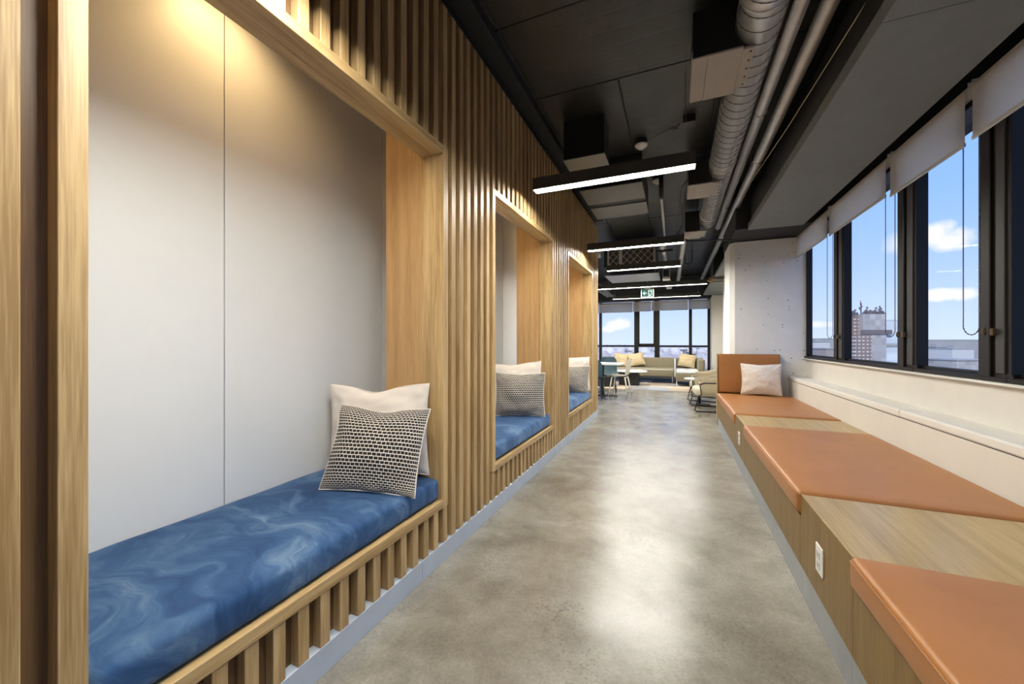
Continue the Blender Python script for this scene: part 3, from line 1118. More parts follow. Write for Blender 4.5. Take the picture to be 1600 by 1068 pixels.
# far blinds
xs = [-3.6, -2.43, -1.315, -.735, .36, .985]
FLAB = ['leftmost of the far wall, hidden by the slatted wall', 'leftmost in view above the far windows', 'second in view above the far windows', 'third in view above the far windows', 'rightmost above the far windows']
for i in range(5):
    a, b = xs[i], xs[i + 1]
    root = thing('roller_blind', 'short pale blind, ' + FLAB[i], 'blind', ((a + b) / 2, 13.38, 2.2), 'roller blinds over the far windows')
    z0 = 2.19 + .012 * i
    piece('fabric', (a + .006, 13.395, z0), (b - .006, 13.398, 2.50), 'blind_fabric', root)
    piece('hem_bar', (a + .006, 13.388, z0 - .015), (b - .006, 13.402, z0 + .005), 'socket_grey', root, .003)
    put('roller', tube(BM(), [(a + .008, 13.42, 2.50), (b - .008, 13.42, 2.50)], .03, 12), 'blind_fabric', root, smooth=True)

# ================================================================== PENDANT LIGHTS
def pendant(x0, x1, y, z, lab, depth=.10, ht=.092):
    root = thing('linear_pendant', lab, 'light', ((x0 + x1) / 2, y, z), 'black linear pendants across the ceiling')
    y0, y1 = y - depth / 2, y + depth / 2
    bm_ = BM()
    wall = .007
    box(bm_, (x0, y0, z), (x1, y0 + wall, z + ht))
    box(bm_, (x0, y1 - wall, z), (x1, y1, z + ht))
    box(bm_, (x0, y0 + wall, z + .03), (x1, y1 - wall, z + ht))
    put('housing', bm_, 'housing', root)
    piece('end_cap', (x0 - .004, y0, z), (x0, y1, z + ht), 'housing', root)
    piece('end_cap', (x1, y0, z), (x1 + .004, y1, z + ht), 'housing', root)
    piece('diffuser', (x0 + .002, y0 + wall, z + .008), (x1 - .002, y1 - wall, z + .03), 'led_diffuser', root)
    for x in (x0 + .06, x1 - .06):
        put('suspension_cable', tube(BM(), [(x, y, z + ht), (x, y, CEIL + .002)], .0016, 5), 'chrome', root)
        put('gripper', tube(BM(), [(x, y, z + ht), (x, y, z + ht + .025)], .006, 8), 'chrome', root)
    return root


ZL = 2.42
pendant(-1.055, .124, .78, ZL, 'black linear pendant above the camera, outside the frame')
pendant(-1.055, .124, 2.975, ZL, 'large lit black linear pendant nearest in view')
pendant(-1.090, .090, 5.21, ZL, 'lit black linear pendant, second from the camera')
pendant(-1.090, .068, 6.80, ZL, 'lit black linear pendant, third from the camera, under the lattice unit')
pendant(-1.72, .605, 9.10, ZL, 'long lit black linear pendant just behind the exit sign', .09)
pendant(-1.66, .60, 11.35, ZL, 'long lit black linear pendant farthest away before the far windows', .09)
pendant(-4.3, -2.3, 9.10, ZL, 'lit black linear pendant over the hidden left half of the lounge', .09)
pendant(-4.3, -2.3, 11.35, ZL, 'lit black linear pendant at the far left, only its end in view', .09)

# ================================================================== DUCT, PIPES, CEILING FITTINGS
dx, dz, dr = .425, 2.985, .118
root = thing('spiral_duct', 'galvanised spiral air duct running along the ceiling', 'duct', (dx, 2.0, dz - dr))
put('duct_tube', tube(BM(), [(dx, -4.0, dz), (dx, 6.35, dz)], dr, 40), 'duct_metal', root, smooth=True)
pts = []
turns = int((6.35 + 4.0) / .098)
for q in range(turns * 20):
    a = q / 20 * 2 * PI
    pts.append((dx + (dr + .0005) * math.cos(a), -4.0 + q / 20 * .098, dz + (dr + .0005) * math.sin(a)))
put('spiral_seam', tube(BM(), pts, .0026, 4), 'seam_dark', root)
for y in (.3, 2.30, 4.30, 6.0):
    pp = [(dx + (dr + .001) * math.cos(q * PI / 18), y, dz + (dr + .001) * math.sin(q * PI / 18)) for q in range(36)]
    put('band_clamp', tube(BM(), pp, .006, 6, closed=True), 'duct_metal', root, smooth=True)
for y in (-1.5, 1.2, 3.7, 5.6):
    put('hanger_strap', box(BM(), (dx - .003, y - .012, dz + dr - .004), (dx + .003, y + .012, CEIL + .002)), 'sheet_metal', root)


def plenum(y0, y1, x0, x1, zb, lab, skew=0.0):
    """a diffuser box on the flank of the duct: dark sides, pale underside"""
    r = thing('plenum_box', lab, 'duct box', ((x0 + x1) / 2, (y0 + y1) / 2, zb), 'supply air boxes on the spiral duct')
    piece('casing', (x0 + .004, y0 + .004, zb + .010), (x1 - .07, y1 - .004, 3.13), 'black_paint', r, .004)
    piece('bottom_panel', (x0, y0, zb), (x0 + (x1 - x0) * .26, y1, zb + .010), 'plenum_grey', r, .002)
    piece('bottom_panel', (x0 + (x1 - x0) * .26, y0, zb - .002), (x1 - .05, y1, zb + .010), 'plenum_grey', r, .002)
    piece('side_lip', (x0 - .004, y0, zb + .008), (x0 + .004, y1, zb + .05), 'plenum_grey', r)
    fl_ = piece('flange', (x1 - .05, y0 + .02, zb - .001), (x1 + .01, y1 - .06, zb + .012), 'plenum_grey', r)
    for q in range(5):
        yq = y0 + .05 + q * (y1 - y0 - .14) / 4
        put('screw', lathe(BM(), [(0, 0), (.006, 0), (.006, .004), (0, .004)], (x1 - .008, yq, zb - .004), 8), 'seam_dark', fl_)


plenum(2.50, 2.945, .088, .40, 2.850, 'large supply air box on the duct nearest the camera')
plenum(4.46, 4.89, .118, .40, 2.835, 'supply air box on the duct, second from the camera')
plenum(6.30, 6.72, .125, .40, 2.825, 'small supply air box at the end of the duct')

P1 = thing('ceiling_pipe', 'slimmer silver pipe beside the spiral duct, ending before the column', 'pipe', (.59, 1, 2.9), 'silver pipes along the ceiling')
put('pipe_run', tube(BM(), [(.595, -4, 2.935), (.590, 3, 2.935), (.585, 6.62, 2.935)], .037, 18), 'pipe_grey', P1, smooth=True)
P2 = thing('ceiling_pipe', 'silver pipe nearest the windows, running on past the column', 'pipe', (.72, 4, 2.9), 'silver pipes along the ceiling')
put('pipe_run', tube(BM(), [(.735, -4, 2.945), (.728, 4, 2.945), (.70, 7.4, 2.945), (.66, 12.0, 2.945)], .043, 18), 'pipe_grey', P2, smooth=True)
P3 = thing('ceiling_pipe', 'far silver pipe at the end of the ceiling, in front of the lounge', 'pipe', (.1, 9, 2.9), 'silver pipes along the ceiling')
put('pipe_run', tube(BM(), [(.125, 6.9, 2.93), (.085, 10, 2.93), (.045, 12.9, 2.93)], .045, 14), 'pipe_grey', P3, smooth=True)
P4 = thing('ceiling_pipe', 'thin sprinkler pipe with a dark elbow behind the first pendant', 'pipe', (-.17, 6, 2.9), 'silver pipes along the ceiling')
put('pipe_run', tube(BM(), [(-.157, 4.86, 2.905), (-.17, 7.8, 2.905)], .017, 12), 'pipe_grey', P4, smooth=True)
put('elbow', tube(BM(), [(-.157, 4.90, 2.905), (-.157, 4.84, 2.908), (-.157, 4.81, 2.94), (-.157, 4.81, CEIL)], .025, 12), 'black_paint', P4, smooth=True)
P5 = thing('ceiling_pipe', 'silver square-edged pipe drop beside the lattice unit', 'pipe', (-.1, 8, 2.9), 'silver pipes along the ceiling')
put('pipe_run', tube(BM(), [(-.21, 6.9, 2.86), (-.215, 8.7, 2.86)], .048, 12), 'pipe_grey', P5, smooth=True)
put('valve', tube(BM(), [(-.30, 7.3, 2.80), (-.05, 7.3, 2.80)], .022, 8), 'black_paint', P5, smooth=True)
for P, x, ylist, zc, rr in ((P1, .592, (-1.2, 3.42, 5.6), 2.935, .037), (P2, .731, (-1.2, 1.5, 4.32, 6.6), 2.945, .043), (P3, .10, (8.6, 11), 2.93, .045)):
    for y in ylist:
        pp = [(x + (rr + .003) * math.cos(q * PI / 12), y, zc + (rr + .003) * math.sin(q * PI / 12)) for q in range(24)]
        cl = put('pipe_ring', tube(BM(), pp, .006, 6, closed=True), 'chrome', P, smooth=True)
        put('hanger_rod', tube(BM(), [(x, y, zc + rr), (x, y, CEIL + .002)], .004, 6), 'seam_dark', cl)

w1 = put('ceiling_wire', tube(BM(), [(.93, -.5, 2.86), (.865, 2.40, 2.87), (.80, 3.6, 2.865), (.735, 4.78, 2.90), (.735, 4.80, CEIL)], .0035, 6), 'cord_cream', smooth=True)
tag(w1, 'thin cream cable stretched along the dark void beside the pipes', 'cable')

# smoke detectors
for (x, y, lab) in ((-.32, 4.08, 'white smoke detector on a dark base before the first pendant'), (-.208, 5.05, 'white smoke detector just behind the first pendant')):
    r = thing('smoke_detector', lab, 'detector', (x, y, CEIL - .09), 'smoke detectors on the ceiling')
    put('base', lathe(BM(), [(0, .045), (.058, .045), (.058, .09), (0, .09)], (x, y, CEIL - .088), 24), 'black_paint', r, smooth=False)
    put('cap', lathe(BM(), [(0, 0), (.022, .001), (.024, .008), (.040, .014), (.058, .030), (.062, .046), (0, .046)], (x, y, CEIL - .09), 24), 'white_plastic', r, smooth=True)
    put('sensor', lathe(BM(), [(0, 0), (.012, 0), (.012, .006), (0, .006)], (x, y, CEIL - .096), 12), 'socket_grey', r)
jb = thing('junction_box', 'small black junction box on the ceiling above the first pendant', 'box', (.10, 3.82, CEIL - .06))
piece('box_body', (.06, 3.78, CEIL - .06), (.16, 3.88, CEIL + .002), 'black_paint', jb, .004)
piece('box_cover', (.055, 3.775, CEIL - .068), (.165, 3.885, CEIL - .06), 'mullion_grey', jb, .002)
pts = []
for q in range(60):
    tq = q / 59
    x = -.25 + .30 * tq
    y = 4.08 - .22 * tq
    tang = max(0, 1 - abs(tq - .80) / .2)
    pts.append((x + .035 * tang * math.sin(q * 1.9), y + .03 * tang * math.cos(q * 1.4), CEIL - .012 - .02 * tang * (1 + math.sin(q * 2.3))))
tag(put('detector_cable', tube(BM(), pts, .003, 5), 'cable_black', smooth=True), 'tangled black cable between smoke detector and junction box', 'cable')

# dark access box and twin-panel unit on the left
bx = thing('ceiling_unit', 'black box unit with grey underside near the slatted wall', 'ceiling unit', (-.76, 3.58, 2.86), 'fan coil units under the slab')
piece('casing', (-.95, 3.46, 2.87), (-.582, 3.715, CEIL + .002), 'black_paint', bx, .004)
piece('bottom_panel', (-.955, 3.455, 2.86), (-.577, 3.72, 2.87), 'unit_grey', bx, .002)
fc = thing('ceiling_unit', 'wide unit with two grey bottom panels behind the first pendant', 'ceiling unit', (-.66, 4.9, 2.9), 'fan coil units under the slab')
piece('casing', (-1.0, 4.335, 2.912), (-.335, 5.42, CEIL + .002), 'black_paint', fc, .004)
piece('bottom_panel', (-1.005, 4.33, 2.90), (-.33, 4.82, 2.912), 'unit_grey', fc, .002)
piece('bottom_panel', (-1.005, 4.96, 2.90), (-.33, 5.425, 2.912), 'unit_grey', fc, .002)
for x, y in ((-.98, 4.98), (-.36, 4.98), (-.36, 5.40), (-.98, 5.40), (-.66, 5.41), (-.98, 4.36)):
    put('screw', lathe(BM(), [(0, 0), (.006, 0), (.006, .005), (0, .005)], (x, y, 2.896), 8), 'chrome', fc)

# lattice-fronted unit
lu = thing('ceiling_unit', 'dark unit with diamond lattice front and grey sheet below', 'ceiling unit', (-.78, 8.0, 2.5), 'fan coil units under the slab')
piece('casing', (-1.27, 7.52, 2.62), (-.34, 8.75, 3.06), 'black_paint', lu, .005)
piece('filter', (-1.17, 7.512, 2.655), (-.375, 7.52, 2.955), 'filter_dark', lu)
fx0, fx1, fz0, fz1 = -1.17, -.375, 2.655, 2.955
for a, b in (((fx0 - .03, 7.495, fz0 - .02), (fx0, 7.515, fz1 + .02)), ((fx1, 7.495, fz0 - .02), (fx1 + .03, 7.515, fz1 + .02)), ((-.985, 7.495, fz0 - .01), (-.93, 7.513, fz1 + .01))):
    piece('lattice_post', a, b, 'lattice_metal', lu)
step = .125
hh = fz1 - fz0
for s in (-1, 1):
    q = -4
    while q < 12:
        xa = fx0 + q * step
        xb = xa + hh * .92
        xlo, xhi, zlo, zhi = xa, xb, (fz0 if s > 0 else fz1), (fz1 if s > 0 else fz0)
        ta = max(0, (fx0 - xlo) / (xhi - xlo))
        tb_ = min(1, (fx1 - xlo) / (xhi - xlo))
        if tb_ - ta > .08:
            p0 = (xlo + (xhi - xlo) * ta, 7.506 + .003 * s, zlo + (zhi - zlo) * ta)
            p1 = (xlo + (xhi - xlo) * tb_, 7.506 + .003 * s, zlo + (zhi - zlo) * tb_)
            put('lattice_bar', tube(BM(), [p0, p1], .0055, 4), 'lattice_metal', lu)
        q += 1
piece('hanging_sheet', (-1.30, 7.77, 2.50), (-.297, 8.77, 2.508), 'sheet_metal', lu, .001)
for x in (-1.25, -.36):
    for y in (7.85, 8.68):
        put('hanger_rod', tube(BM(), [(x, y, 2.505), (x, y, 2.63)], .005, 6), 'brass', lu)
for x in (-1.2, -.4):
    put('ceiling_rod', tube(BM(), [(x, 8.1, 3.05), (x, 8.1, CEIL + .002)], .006, 6), 'chrome', lu)

# small square metal boxes and duct stub
for i, (x0, x1, y, z0, z1, lab) in enumerate(((-.25, -.105, 8.4, 2.46, 2.70, 'small galvanised box hung right of the lattice unit'), (-.20, -.085, 9.6, 2.44, 2.60, 'small dark projector-like box hung behind the long pendant'))):
    r = thing('hung_box', lab, 'ceiling box', ((x0 + x1) / 2, y, z0))
    piece('box_body', (x0, y, z0 + .03), (x1, y + .18, z1), 'sheet_metal', r, .006)
    piece('opening', (x0 + .02, y - .004, z0 + .06), (x1 - .02, y, z1 - .04), 'black_paint', r)
    piece('bottom_lip', (x0, y - .01, z0), (x1, y + .18, z0 + .03), 'white_plastic', r, .004)
    put('hanger_rod', tube(BM(), [((x0 + x1) / 2, y + .09, z1 - .005), ((x0 + x1) / 2, y + .09, CEIL + .002)], .006, 6), 'chrome', r)
r = thing('cable_tray', 'dark ladder cable tray at the far left beyond the slatted wall', 'cable tray', (-1.9, 10.3, 2.62))
for x in (-2.02, -1.80):
    piece('side_rail', (x, 9.4, 2.62), (x + .02, 12.6, 2.68), 'sheet_metal', r)
for q in range(14):
    piece('rung', (-2.0, 9.5 + q * .23, 2.63), (-1.80, 9.53 + q * .23, 2.645), 'sheet_metal', r)
for y in (9.8, 12.2):
    put('hanger_rod', tube(BM(), [(-1.9, y, 2.64), (-1.9, y, CEIL + .002)], .005, 6), 'chrome', r)
for x0, z0, lab in ((-1.72, 2.70, 'short silver duct crossing the far end beyond the slatted wall'),):
    r = thing('branch_duct', lab, 'duct', (x0, 7.2, z0))
    put('duct_tube', tube(BM(), [(-2.6, 7.25, 2.84), (-1.29, 7.25, 2.84)], .075, 18), 'duct_metal', r, smooth=True)
    put('duct_collar', tube(BM(), [(-1.40, 7.25, 2.84), (-1.28, 7.25, 2.84)], .085, 18), 'sheet_metal', r, smooth=True)
    put('hanger_rod', tube(BM(), [(-1.8, 7.25, 2.91), (-1.8, 7.25, CEIL + .002)], .005, 6), 'chrome', r)

# loose cables
tag(put('black_cable', tube(BM(), [(.106, 5.21, 2.46), (.13, 5.22, 2.44), (.30, 5.25, 2.435), (.52, 5.4, 2.46), (.71, 5.68, 2.50)], .009, 6), 'cable_black', smooth=True), 'black cable from the second pendant across to the column beam', 'cable')
pts = [(.115, 4.60, 2.95), (.06, 4.72, 2.93), (.045, 4.95, 2.86), (.07, 5.15, 2.80), (.085, 5.35, 2.72), (.05, 5.5, 2.66), (-.01, 5.55, 2.60), (-.02, 5.4, 2.57), (.0, 5.23, 2.522)]
tag(put('black_cable', tube(BM(), pts, .006, 6), 'cable_black', smooth=True), 'curving black cable dropping from the second air box to the pendant', 'cable')
pts = [(.33, 9.3, CEIL), (.32, 9.3, 2.95), (.28, 9.3, 2.90), (.20, 9.35, 2.93), (.16, 9.4, CEIL)]
tag(put('black_cable', tube(BM(), pts, .008, 6), 'cable_black', smooth=True), 'hooked black cable hanging from the far ceiling by the silver pipe', 'cable')
fit = thing('cable_bracket', 'brass cable bracket at the end of the long pendant by the far beam', 'bracket', (.70, 9.2, 2.45))
put('bar', tube(BM(), [(.60, 9.12, 2.50), (.90, 9.31, 2.52)], .014, 8), 'brass', fit)
piece('clip', (.64, 9.1, 2.47), (.72, 9.2, 2.56), 'brass', fit, .01)

# exit sign: arrow and running figure on green, white frame
ex = thing('exit_sign', 'green and white running-figure exit sign with a left arrow hung from the ceiling', 'sign', (-.60, 9.35, 2.22))
EX0, EX1, EZ0, EZ1, EY = -.726, -.472, 2.228, 2.398, 9.34
piece('case', (EX0 - .012, EY, EZ0 - .012), (EX1 + .012, EY + .05, EZ1 + .012), 'white_plastic', ex, .004)
piece('face', (EX0 + .004, EY - .003, EZ0 + .004), (EX1 - .004, EY, EZ1 - .004), 'exit_lit_green', ex)
piece('mount', (-.67, EY + .01, EZ1 + .012), (-.53, EY + .04, EZ1 + .045), 'white_plastic', ex, .004)
put('hanging_rod', tube(BM(), [(-.60, EY + .025, EZ1 + .04), (-.60, EY + .025, CEIL + .002)], .008, 8), 'chrome', ex)


def flat_poly(bm, pts, y, t_=.002):
    f = [bm.verts.new((x, y, z)) for x, z in pts]
    g = [bm.verts.new((x, y - t_, z)) for x, z in pts]
    bm.faces.new(f)
    bm.faces.new(g[::-1])
    n = len(pts)
    for i in range(n):
        bm.faces.new([f[i], f[(i + 1) % n], g[(i + 1) % n], g[i]])
    bmesh.ops.recalc_face_normals(bm, faces=bm.faces[:])


eb = BM()
ax_, az_ = -.66, 2.313
flat_poly(eb, [(ax_ - .045, az_), (ax_ - .002, az_ + .045), (ax_ + .018, az_ + .045), (ax_ - .012, az_ + .013), (ax_ + .05, az_ + .013), (ax_ + .05, az_ - .013), (ax_ - .012, az_ - .013), (ax_ + .018, az_ - .045), (ax_ - .002, az_ - .045)], EY - .003)
put('arrow', eb, 'exit_white', ex)
eb = BM()
flat_poly(eb, [(-.582, 2.243), (-.494, 2.243), (-.494, 2.383), (-.582, 2.383)], EY - .003, .001)
put('doorway', eb, 'exit_white', ex)
eb = BM()
fx, fz = -.540, 2.313
flat_poly(eb, [(fx + .012 * math.cos(q * PI / 5) - .008, fz + .046 + .012 * math.sin(q * PI / 5)) for q in range(10)], EY - .004)
flat_poly(eb, [(fx - .02, fz + .026), (fx + .012, fz + .032), (fx + .020, fz - .012), (fx - .006, fz - .016)], EY - .004)
flat_poly(eb, [(fx - .006, fz - .012), (fx + .012, fz - .012), (fx - .018, fz - .045), (fx - .036, fz - .045), (fx - .036, fz - .036), (fx - .022, fz - .034)], EY - .004)
flat_poly(eb, [(fx + .004, fz - .012), (fx + .020, fz - .010), (fx + .030, fz - .034), (fx + .046, fz - .060), (fx + .032, fz - .064), (fx + .016, fz - .036)], EY - .004)
flat_poly(eb, [(fx - .018, fz + .026), (fx - .010, fz + .016), (fx - .034, fz + .002), (fx - .040, fz + .010)], EY - .004)
flat_poly(eb, [(fx + .010, fz + .030), (fx + .018, fz + .022), (fx + .040, fz + .004), (fx + .032, fz - .004)], EY - .004)
put('running_figure', eb, 'exit_lit_green', ex)

# ================================================================== LOUNGE
# patchwork carpet
cp = thing('patchwork_carpet', 'patchwork carpet of beige, grey and brown rectangular tiles under the sofa', 'carpet', (-1.0, 11.7, 0))
rc = random.Random(4)
y = 10.25
row = 0
while y < 13.0:
    hgt = .52
    x = -3.2 - (row % 3) * .37
    while x < .9:
        wdt = rc.choice([.5, .85, 1.0, .7])
        x2 = min(x + wdt, .92)
        if x2 - x > .05:
            me = put('carpet_tile', box(BM(), (x + .002, y + .002, 0), (x2 - .002, min(y + hgt, 13.1) - .002, .008)), rc.choice(CARPET), cp)
        x += wdt
    y += hgt
    row += 1

# sofa
so = thing('sofa', 'long olive-taupe sofa with two back modules under the far windows', 'sofa', (-.7, 12.5, .0))
put('back_rest', soft_box(BM(), (-2.05, 12.62, .42), (-.045, 12.80, .725), .03, (6, 2, 3), 0), 'sofa_olive', so, smooth=True)
put('seat', soft_box(BM(), (-2.05, 11.95, .20), (-.045, 12.66, .435), .035, (6, 4, 3), 0), 'sofa_olive', so, smooth=True)
put('piping', tube(BM(), [(-2.03, 11.955, .40), (-.07, 11.955, .40)], .008, 6), 'lounge_pale', so)
put('back_rest', soft_box(BM(), (.0, 12.62, .38), (.73, 12.80, .725), .03, (3, 2, 3), 0), 'sofa_olive', so, smooth=True)
put('arm_rest', soft_box(BM(), (.56, 11.75, .38), (.73, 12.64, .725), .04, (2, 4, 3), 0), 'sofa_olive', so, smooth=True)
put('chaise', soft_box(BM(), (.005, 11.15, .16), (.72, 12.64, .372), .03, (3, 4, 3), 0), 'sofa_olive', so, smooth=True)
piece('chaise_glare', (.01, 11.16, .372), (.56, 12.62, .425), 'lounge_pale', so, .015, 2)  # pale slab: window reflection on the olive chaise, put into the colour
piece('divider', (-.043, 11.98, .20), (-.002, 12.78, .70), 'lounge_pale', so, .006)
bm_ = BM()
box(bm_, (.012, 11.17, .012), (.032, 11.19, .165))
box(bm_, (.70, 11.17, .012), (.72, 11.19, .165))
box(bm_, (.012, 11.17, .012), (.72, 11.19, .028))
put('sled_leg', bm_, 'white_plastic', so)
for x in (-2.0, -1.0, -.09):
    for y in (12.05, 12.7):
        piece('leg', (x - .012, y - .012, .009), (x + .012, y + .012, .205), 'chrome', so)
for (x, yaw, roll, sd, lab) in ((-1.63, -.25, .10, 21, 'tan pillow at the left end of the far sofa'), (-1.07, .22, -.18, 22, 'tan pillow leaning right, second on the far sofa'), (.27, -.1, .16, 23, 'tan pillow on the chaise end of the far sofa')):
    pillow(lab, 'cushion_tan', .46, .40, .15, (x, 12.42, .437 if x < 0 else .427), yaw, .35, roll, sd, 'tan pillows on the far sofa')
ht = thing('baseboard_heater', 'long white baseboard heater under the far windows', 'heater', (-.8, 13.3, 0))
piece('cover', (-3.0, 13.18, .03), (.9, 13.36, .19), 'heater', ht, .01)
piece('grille', (-2.98, 13.175, .14), (.88, 13.182, .17), 'mullion_grey', ht)
for x in (-2.6, -.7, .7):
    piece('foot', (x, 13.2, 0), (x + .05, 13.34, .032), 'heater', ht)

# coffee table and dark cubes
ct = thing('coffee_table', 'low round white table on a black cube base before the sofa', 'table', (-1.15, 11.25, .008))
put('table_top', lathe(BM(), [(0, .375), (.40, .375), (.42, .385), (.42, .40), (.41, .405), (0, .405)], (-1.14, 11.25, 0), 40), 'table_white', ct, smooth=False)
piece('cube_base', (-1.455, 11.05, .0085), (-.935, 11.45, .375), 'steel_black', ct, .006)
ct2 = thing('cube_stool', 'black cube stool left of the low round table', 'stool', (-1.75, 10.7, .008))
piece('body', (-1.95, 10.5, .0085), (-1.55, 10.9, .38), 'steel_black', ct2, .01)
piece('pad', (-1.95, 10.5, .38), (-1.55, 10.9, .42), 'steel_black', ct2, .012, 2)

# dining table
dt = thing('cafe_table', 'rectangular white cafe table on a black pedestal past the slatted wall', 'table', (-1.6, 8.75, 0))
piece('table_top', (-2.4, 8.40, .705), (-1.075, 9.10, .732), 'table_white', dt, .006, 2)
piece('column', (-1.545, 8.715, .03), (-1.475, 8.785, .706), 'steel_black', dt, .004)
for ang in (0, PI / 2):
    b = box(BM(), (-.33, -.03, 0), (.33, .03, .028), .006)
    bmesh.ops.rotate(b, verts=b.verts[:], cent=(0, 0, 0), matrix=Matrix.Rotation(ang + .15, 3, 'Z'))
    bmesh.ops.translate(b, verts=b.verts[:], vec=(-1.51, 8.75, 0))
    put('foot_bar', b, 'steel_black', dt)
piece('column', (-2.2, 8.715, 0), (-2.13, 8.785, .706), 'steel_black', dt, .004)


def shell_chair(label, mat, legmat, loc, rot, group='shell chairs at the cafe table'):
    """moulded shell chair facing local +X"""
    root = thing('shell_chair', label, 'chair', (0, 0, 0), group)
    prof = [(.235, .425), (.225, .447), (.18, .458), (.08, .452), (-.04, .444), (-.13, .446), (-.185, .468), (-.212, .52), (-.228, .60), (-.245, .70), (-.262, .79), (-.270, .835)]
    wid = [.195, .21, .222, .228, .225, .215, .205, .20, .205, .205, .185, .120]
    bm = BM()
    n = 12
    g = []
    for (x, z), w in zip(prof, wid):
        row = []
        for i in range(n + 1):
            v = -1 + 2 * i / n
            seatness = 1 if z < .47 else 0
            dz_ = .022 * v * v * seatness
            dx_ = .045 * v * v * (0 if seatness else 1)
            row.append(bm.verts.new((x + dx_, v * w, z + dz_)))
        g.append(row)
    for a, b in zip(g, g[1:]):
        for i in range(n):
            bm.faces.new([a[i], a[i + 1], b[i + 1], b[i]])
    bmesh.ops.solidify(bm, geom=bm.faces[:], thickness=.014)
    bmesh.ops.recalc_face_normals(bm, faces=bm.faces[:])
    o = put('shell', bm, mat, root, smooth=True)
    sb = o.modifiers.new('smooth', 'SUBSURF')
    sb.levels = sb.render_levels = 1
    for sx, sy in ((1, 1), (1, -1), (-1, 1), (-1, -1)):
        put('leg', tube(BM(), [(.14 * sx - .01, .13 * sy, .438), (.21 * sx - .02, .19 * sy, .0)], [.016, .010], 10), legmat, root, smooth=True)
    bm = BM()
    tube(bm, [(.14, -.13, .425), (.14, .13, .425)], .010, 8)
    tube(bm, [(-.15, -.13, .425), (-.15, .13, .425)], .010, 8)
    put('under_frame', bm, legmat, root, smooth=True)
    root.location = loc
    root.rotation_euler = (0, 0, rot)
    return root


shell_chair('white moulded chair with white legs facing the cafe table', 'chair_white', 'chair_white', (-1.15, 8.80, 0), PI - .12)
shell_chair('teal moulded chair behind the white cafe table', 'chair_teal', 'steel_navy', (-1.50, 9.47, 0), -PI / 2 + .1)
shell_chair('teal moulded chair on the near side of the cafe table, half hidden by slats', 'chair_teal', 'steel_navy', (-1.58, 8.18, 0), PI / 2)


def armchair(label, loc, rot, group='cream armchairs with black wire frames'):
    """low tub armchair facing local +X"""
    root = thing('wire_armchair', label, 'armchair', (0, 0, 0), group)
    path = [(.30, -.33), (.15, -.345), (-.05, -.34), (-.20, -.30), (-.29, -.20), (-.325, -.08), (-.33, .0), (-.325, .08), (-.29, .20), (-.20, .30), (-.05, .34), (.15, .345), (.30, .33)]
    top = [.555, .565, .60, .655, .71, .745, .755, .745, .71, .655, .60, .565, .555]
    bot = [.33, .27, .235, .22, .215, .215, .215, .215, .215, .22, .235, .27, .33]
    bm = BM()
    g = []
    for (x, y), t_, b_ in zip(path, top, bot):
        row = []
        for k in range(6):
            q = k / 5
            f_ = .90 + .10 * q
            row.append(bm.verts.new((x * f_ - .03 * q * (1 if x < 0 else .0), y * f_, b_ + (t_ - b_) * q)))
        g.append(row)
    for a, b in zip(g, g[1:]):
        for i in range(5):
            bm.faces.new([a[i], b[i], b[i + 1], a[i + 1]])
    bmesh.ops.solidify(bm, geom=bm.faces[:], thickness=-.045)
    bmesh.ops.recalc_face_normals(bm, faces=bm.faces[:])
    o = put('shell', bm, 'arm_cream', root, smooth=True)
    md = o.modifiers.new('smooth', 'SUBSURF')
    md.levels = md.render_levels = 1
    put('seat_cushion', soft_box(BM(), (-.26, -.275, .255), (.335, .275, .40), .05, (4, 4, 2), 0), 'arm_cream', root, smooth=True)
    for s in (-1, 1):
        y = .345 * s
        bm = BM()
        tube(bm, [(.28, y * .98, .47), (.255, y, .30), (.30, y * .99, .27), (.34, y, .10), (.36, y, .035), (.33, y, .012), (.0, y, .011), (-.34, y, .011), (-.37, y, .04), (-.34, y * .96, .16), (-.25, y * .97, .27), (-.16, y * 1.03, .47), (-.10, y * 1.04, .50), (.20, y * 1.03, .50), (.28, y * .98, .47)], .011, 8)
        put('leg_frame', bm, 'steel_black', root, smooth=True)
    put('cross_bar', tube(BM(), [(.30, -.34, .24), (.30, .34, .24)], .010, 8), 'steel_black', root, smooth=True)
    put('cross_bar', tube(BM(), [(-.26, -.33, .235), (-.26, .33, .235)], .010, 8), 'steel_black', root, smooth=True)
    root.location = loc
    root.rotation_euler = (0, 0, rot)
    return root


armchair('cream tub armchair with a black wire sled frame beside the bench end', (.63, 7.72, 0), PI + .08)
armchair('cream tub armchair farther back beyond the round side table', (.62, 9.02, 0), PI - .12)
st = thing('side_table', 'small round pale side table on a black disc foot between the armchairs', 'table', (.36, 8.3, 0))
put('table_top', lathe(BM(), [(0, .475), (.20, .475), (.215, .482), (.215, .492), (.205, .496), (0, .496)], (.36, 8.30, 0), 32), 'lounge_pale', st)
put('pole', tube(BM(), [(.42, 8.28, .01), (.42, 8.28, .476)], .024, 12), 'steel_black', st, smooth=True)
put('foot_disc', lathe(BM(), [(0, 0), (.19, 0), (.19, .010), (.17, .016), (0, .018)], (.42, 8.28, 0), 32), 'steel_black', st)

# ================================================================== TOWN OUTSIDE
gz = -26.0
bm_ = BM()
box(bm_, (-900, -500, gz - .5), (1500, 2000, gz))
gnd = put('town_ground', bm_, 'town_ground')
gnd['kind'] = 'structure'


def building(label, parts_, group='buildings of the town outside'):
    a, b = parts_[0][1], parts_[0][2]
    r = thing('building', label, 'building', ((a[0] + b[0]) / 2, (a[1] + b[1]) / 2, gz), group)
    for nm, a, b, mt in parts_:
        put(nm, box(BM(), a, b), mt, r)
    return r


# tall block with antennas
U = Vector((605, 256, 0)).normalized()     # sideways direction of the facade as seen from the room
V = Vector((-U.y, U.x, 0))


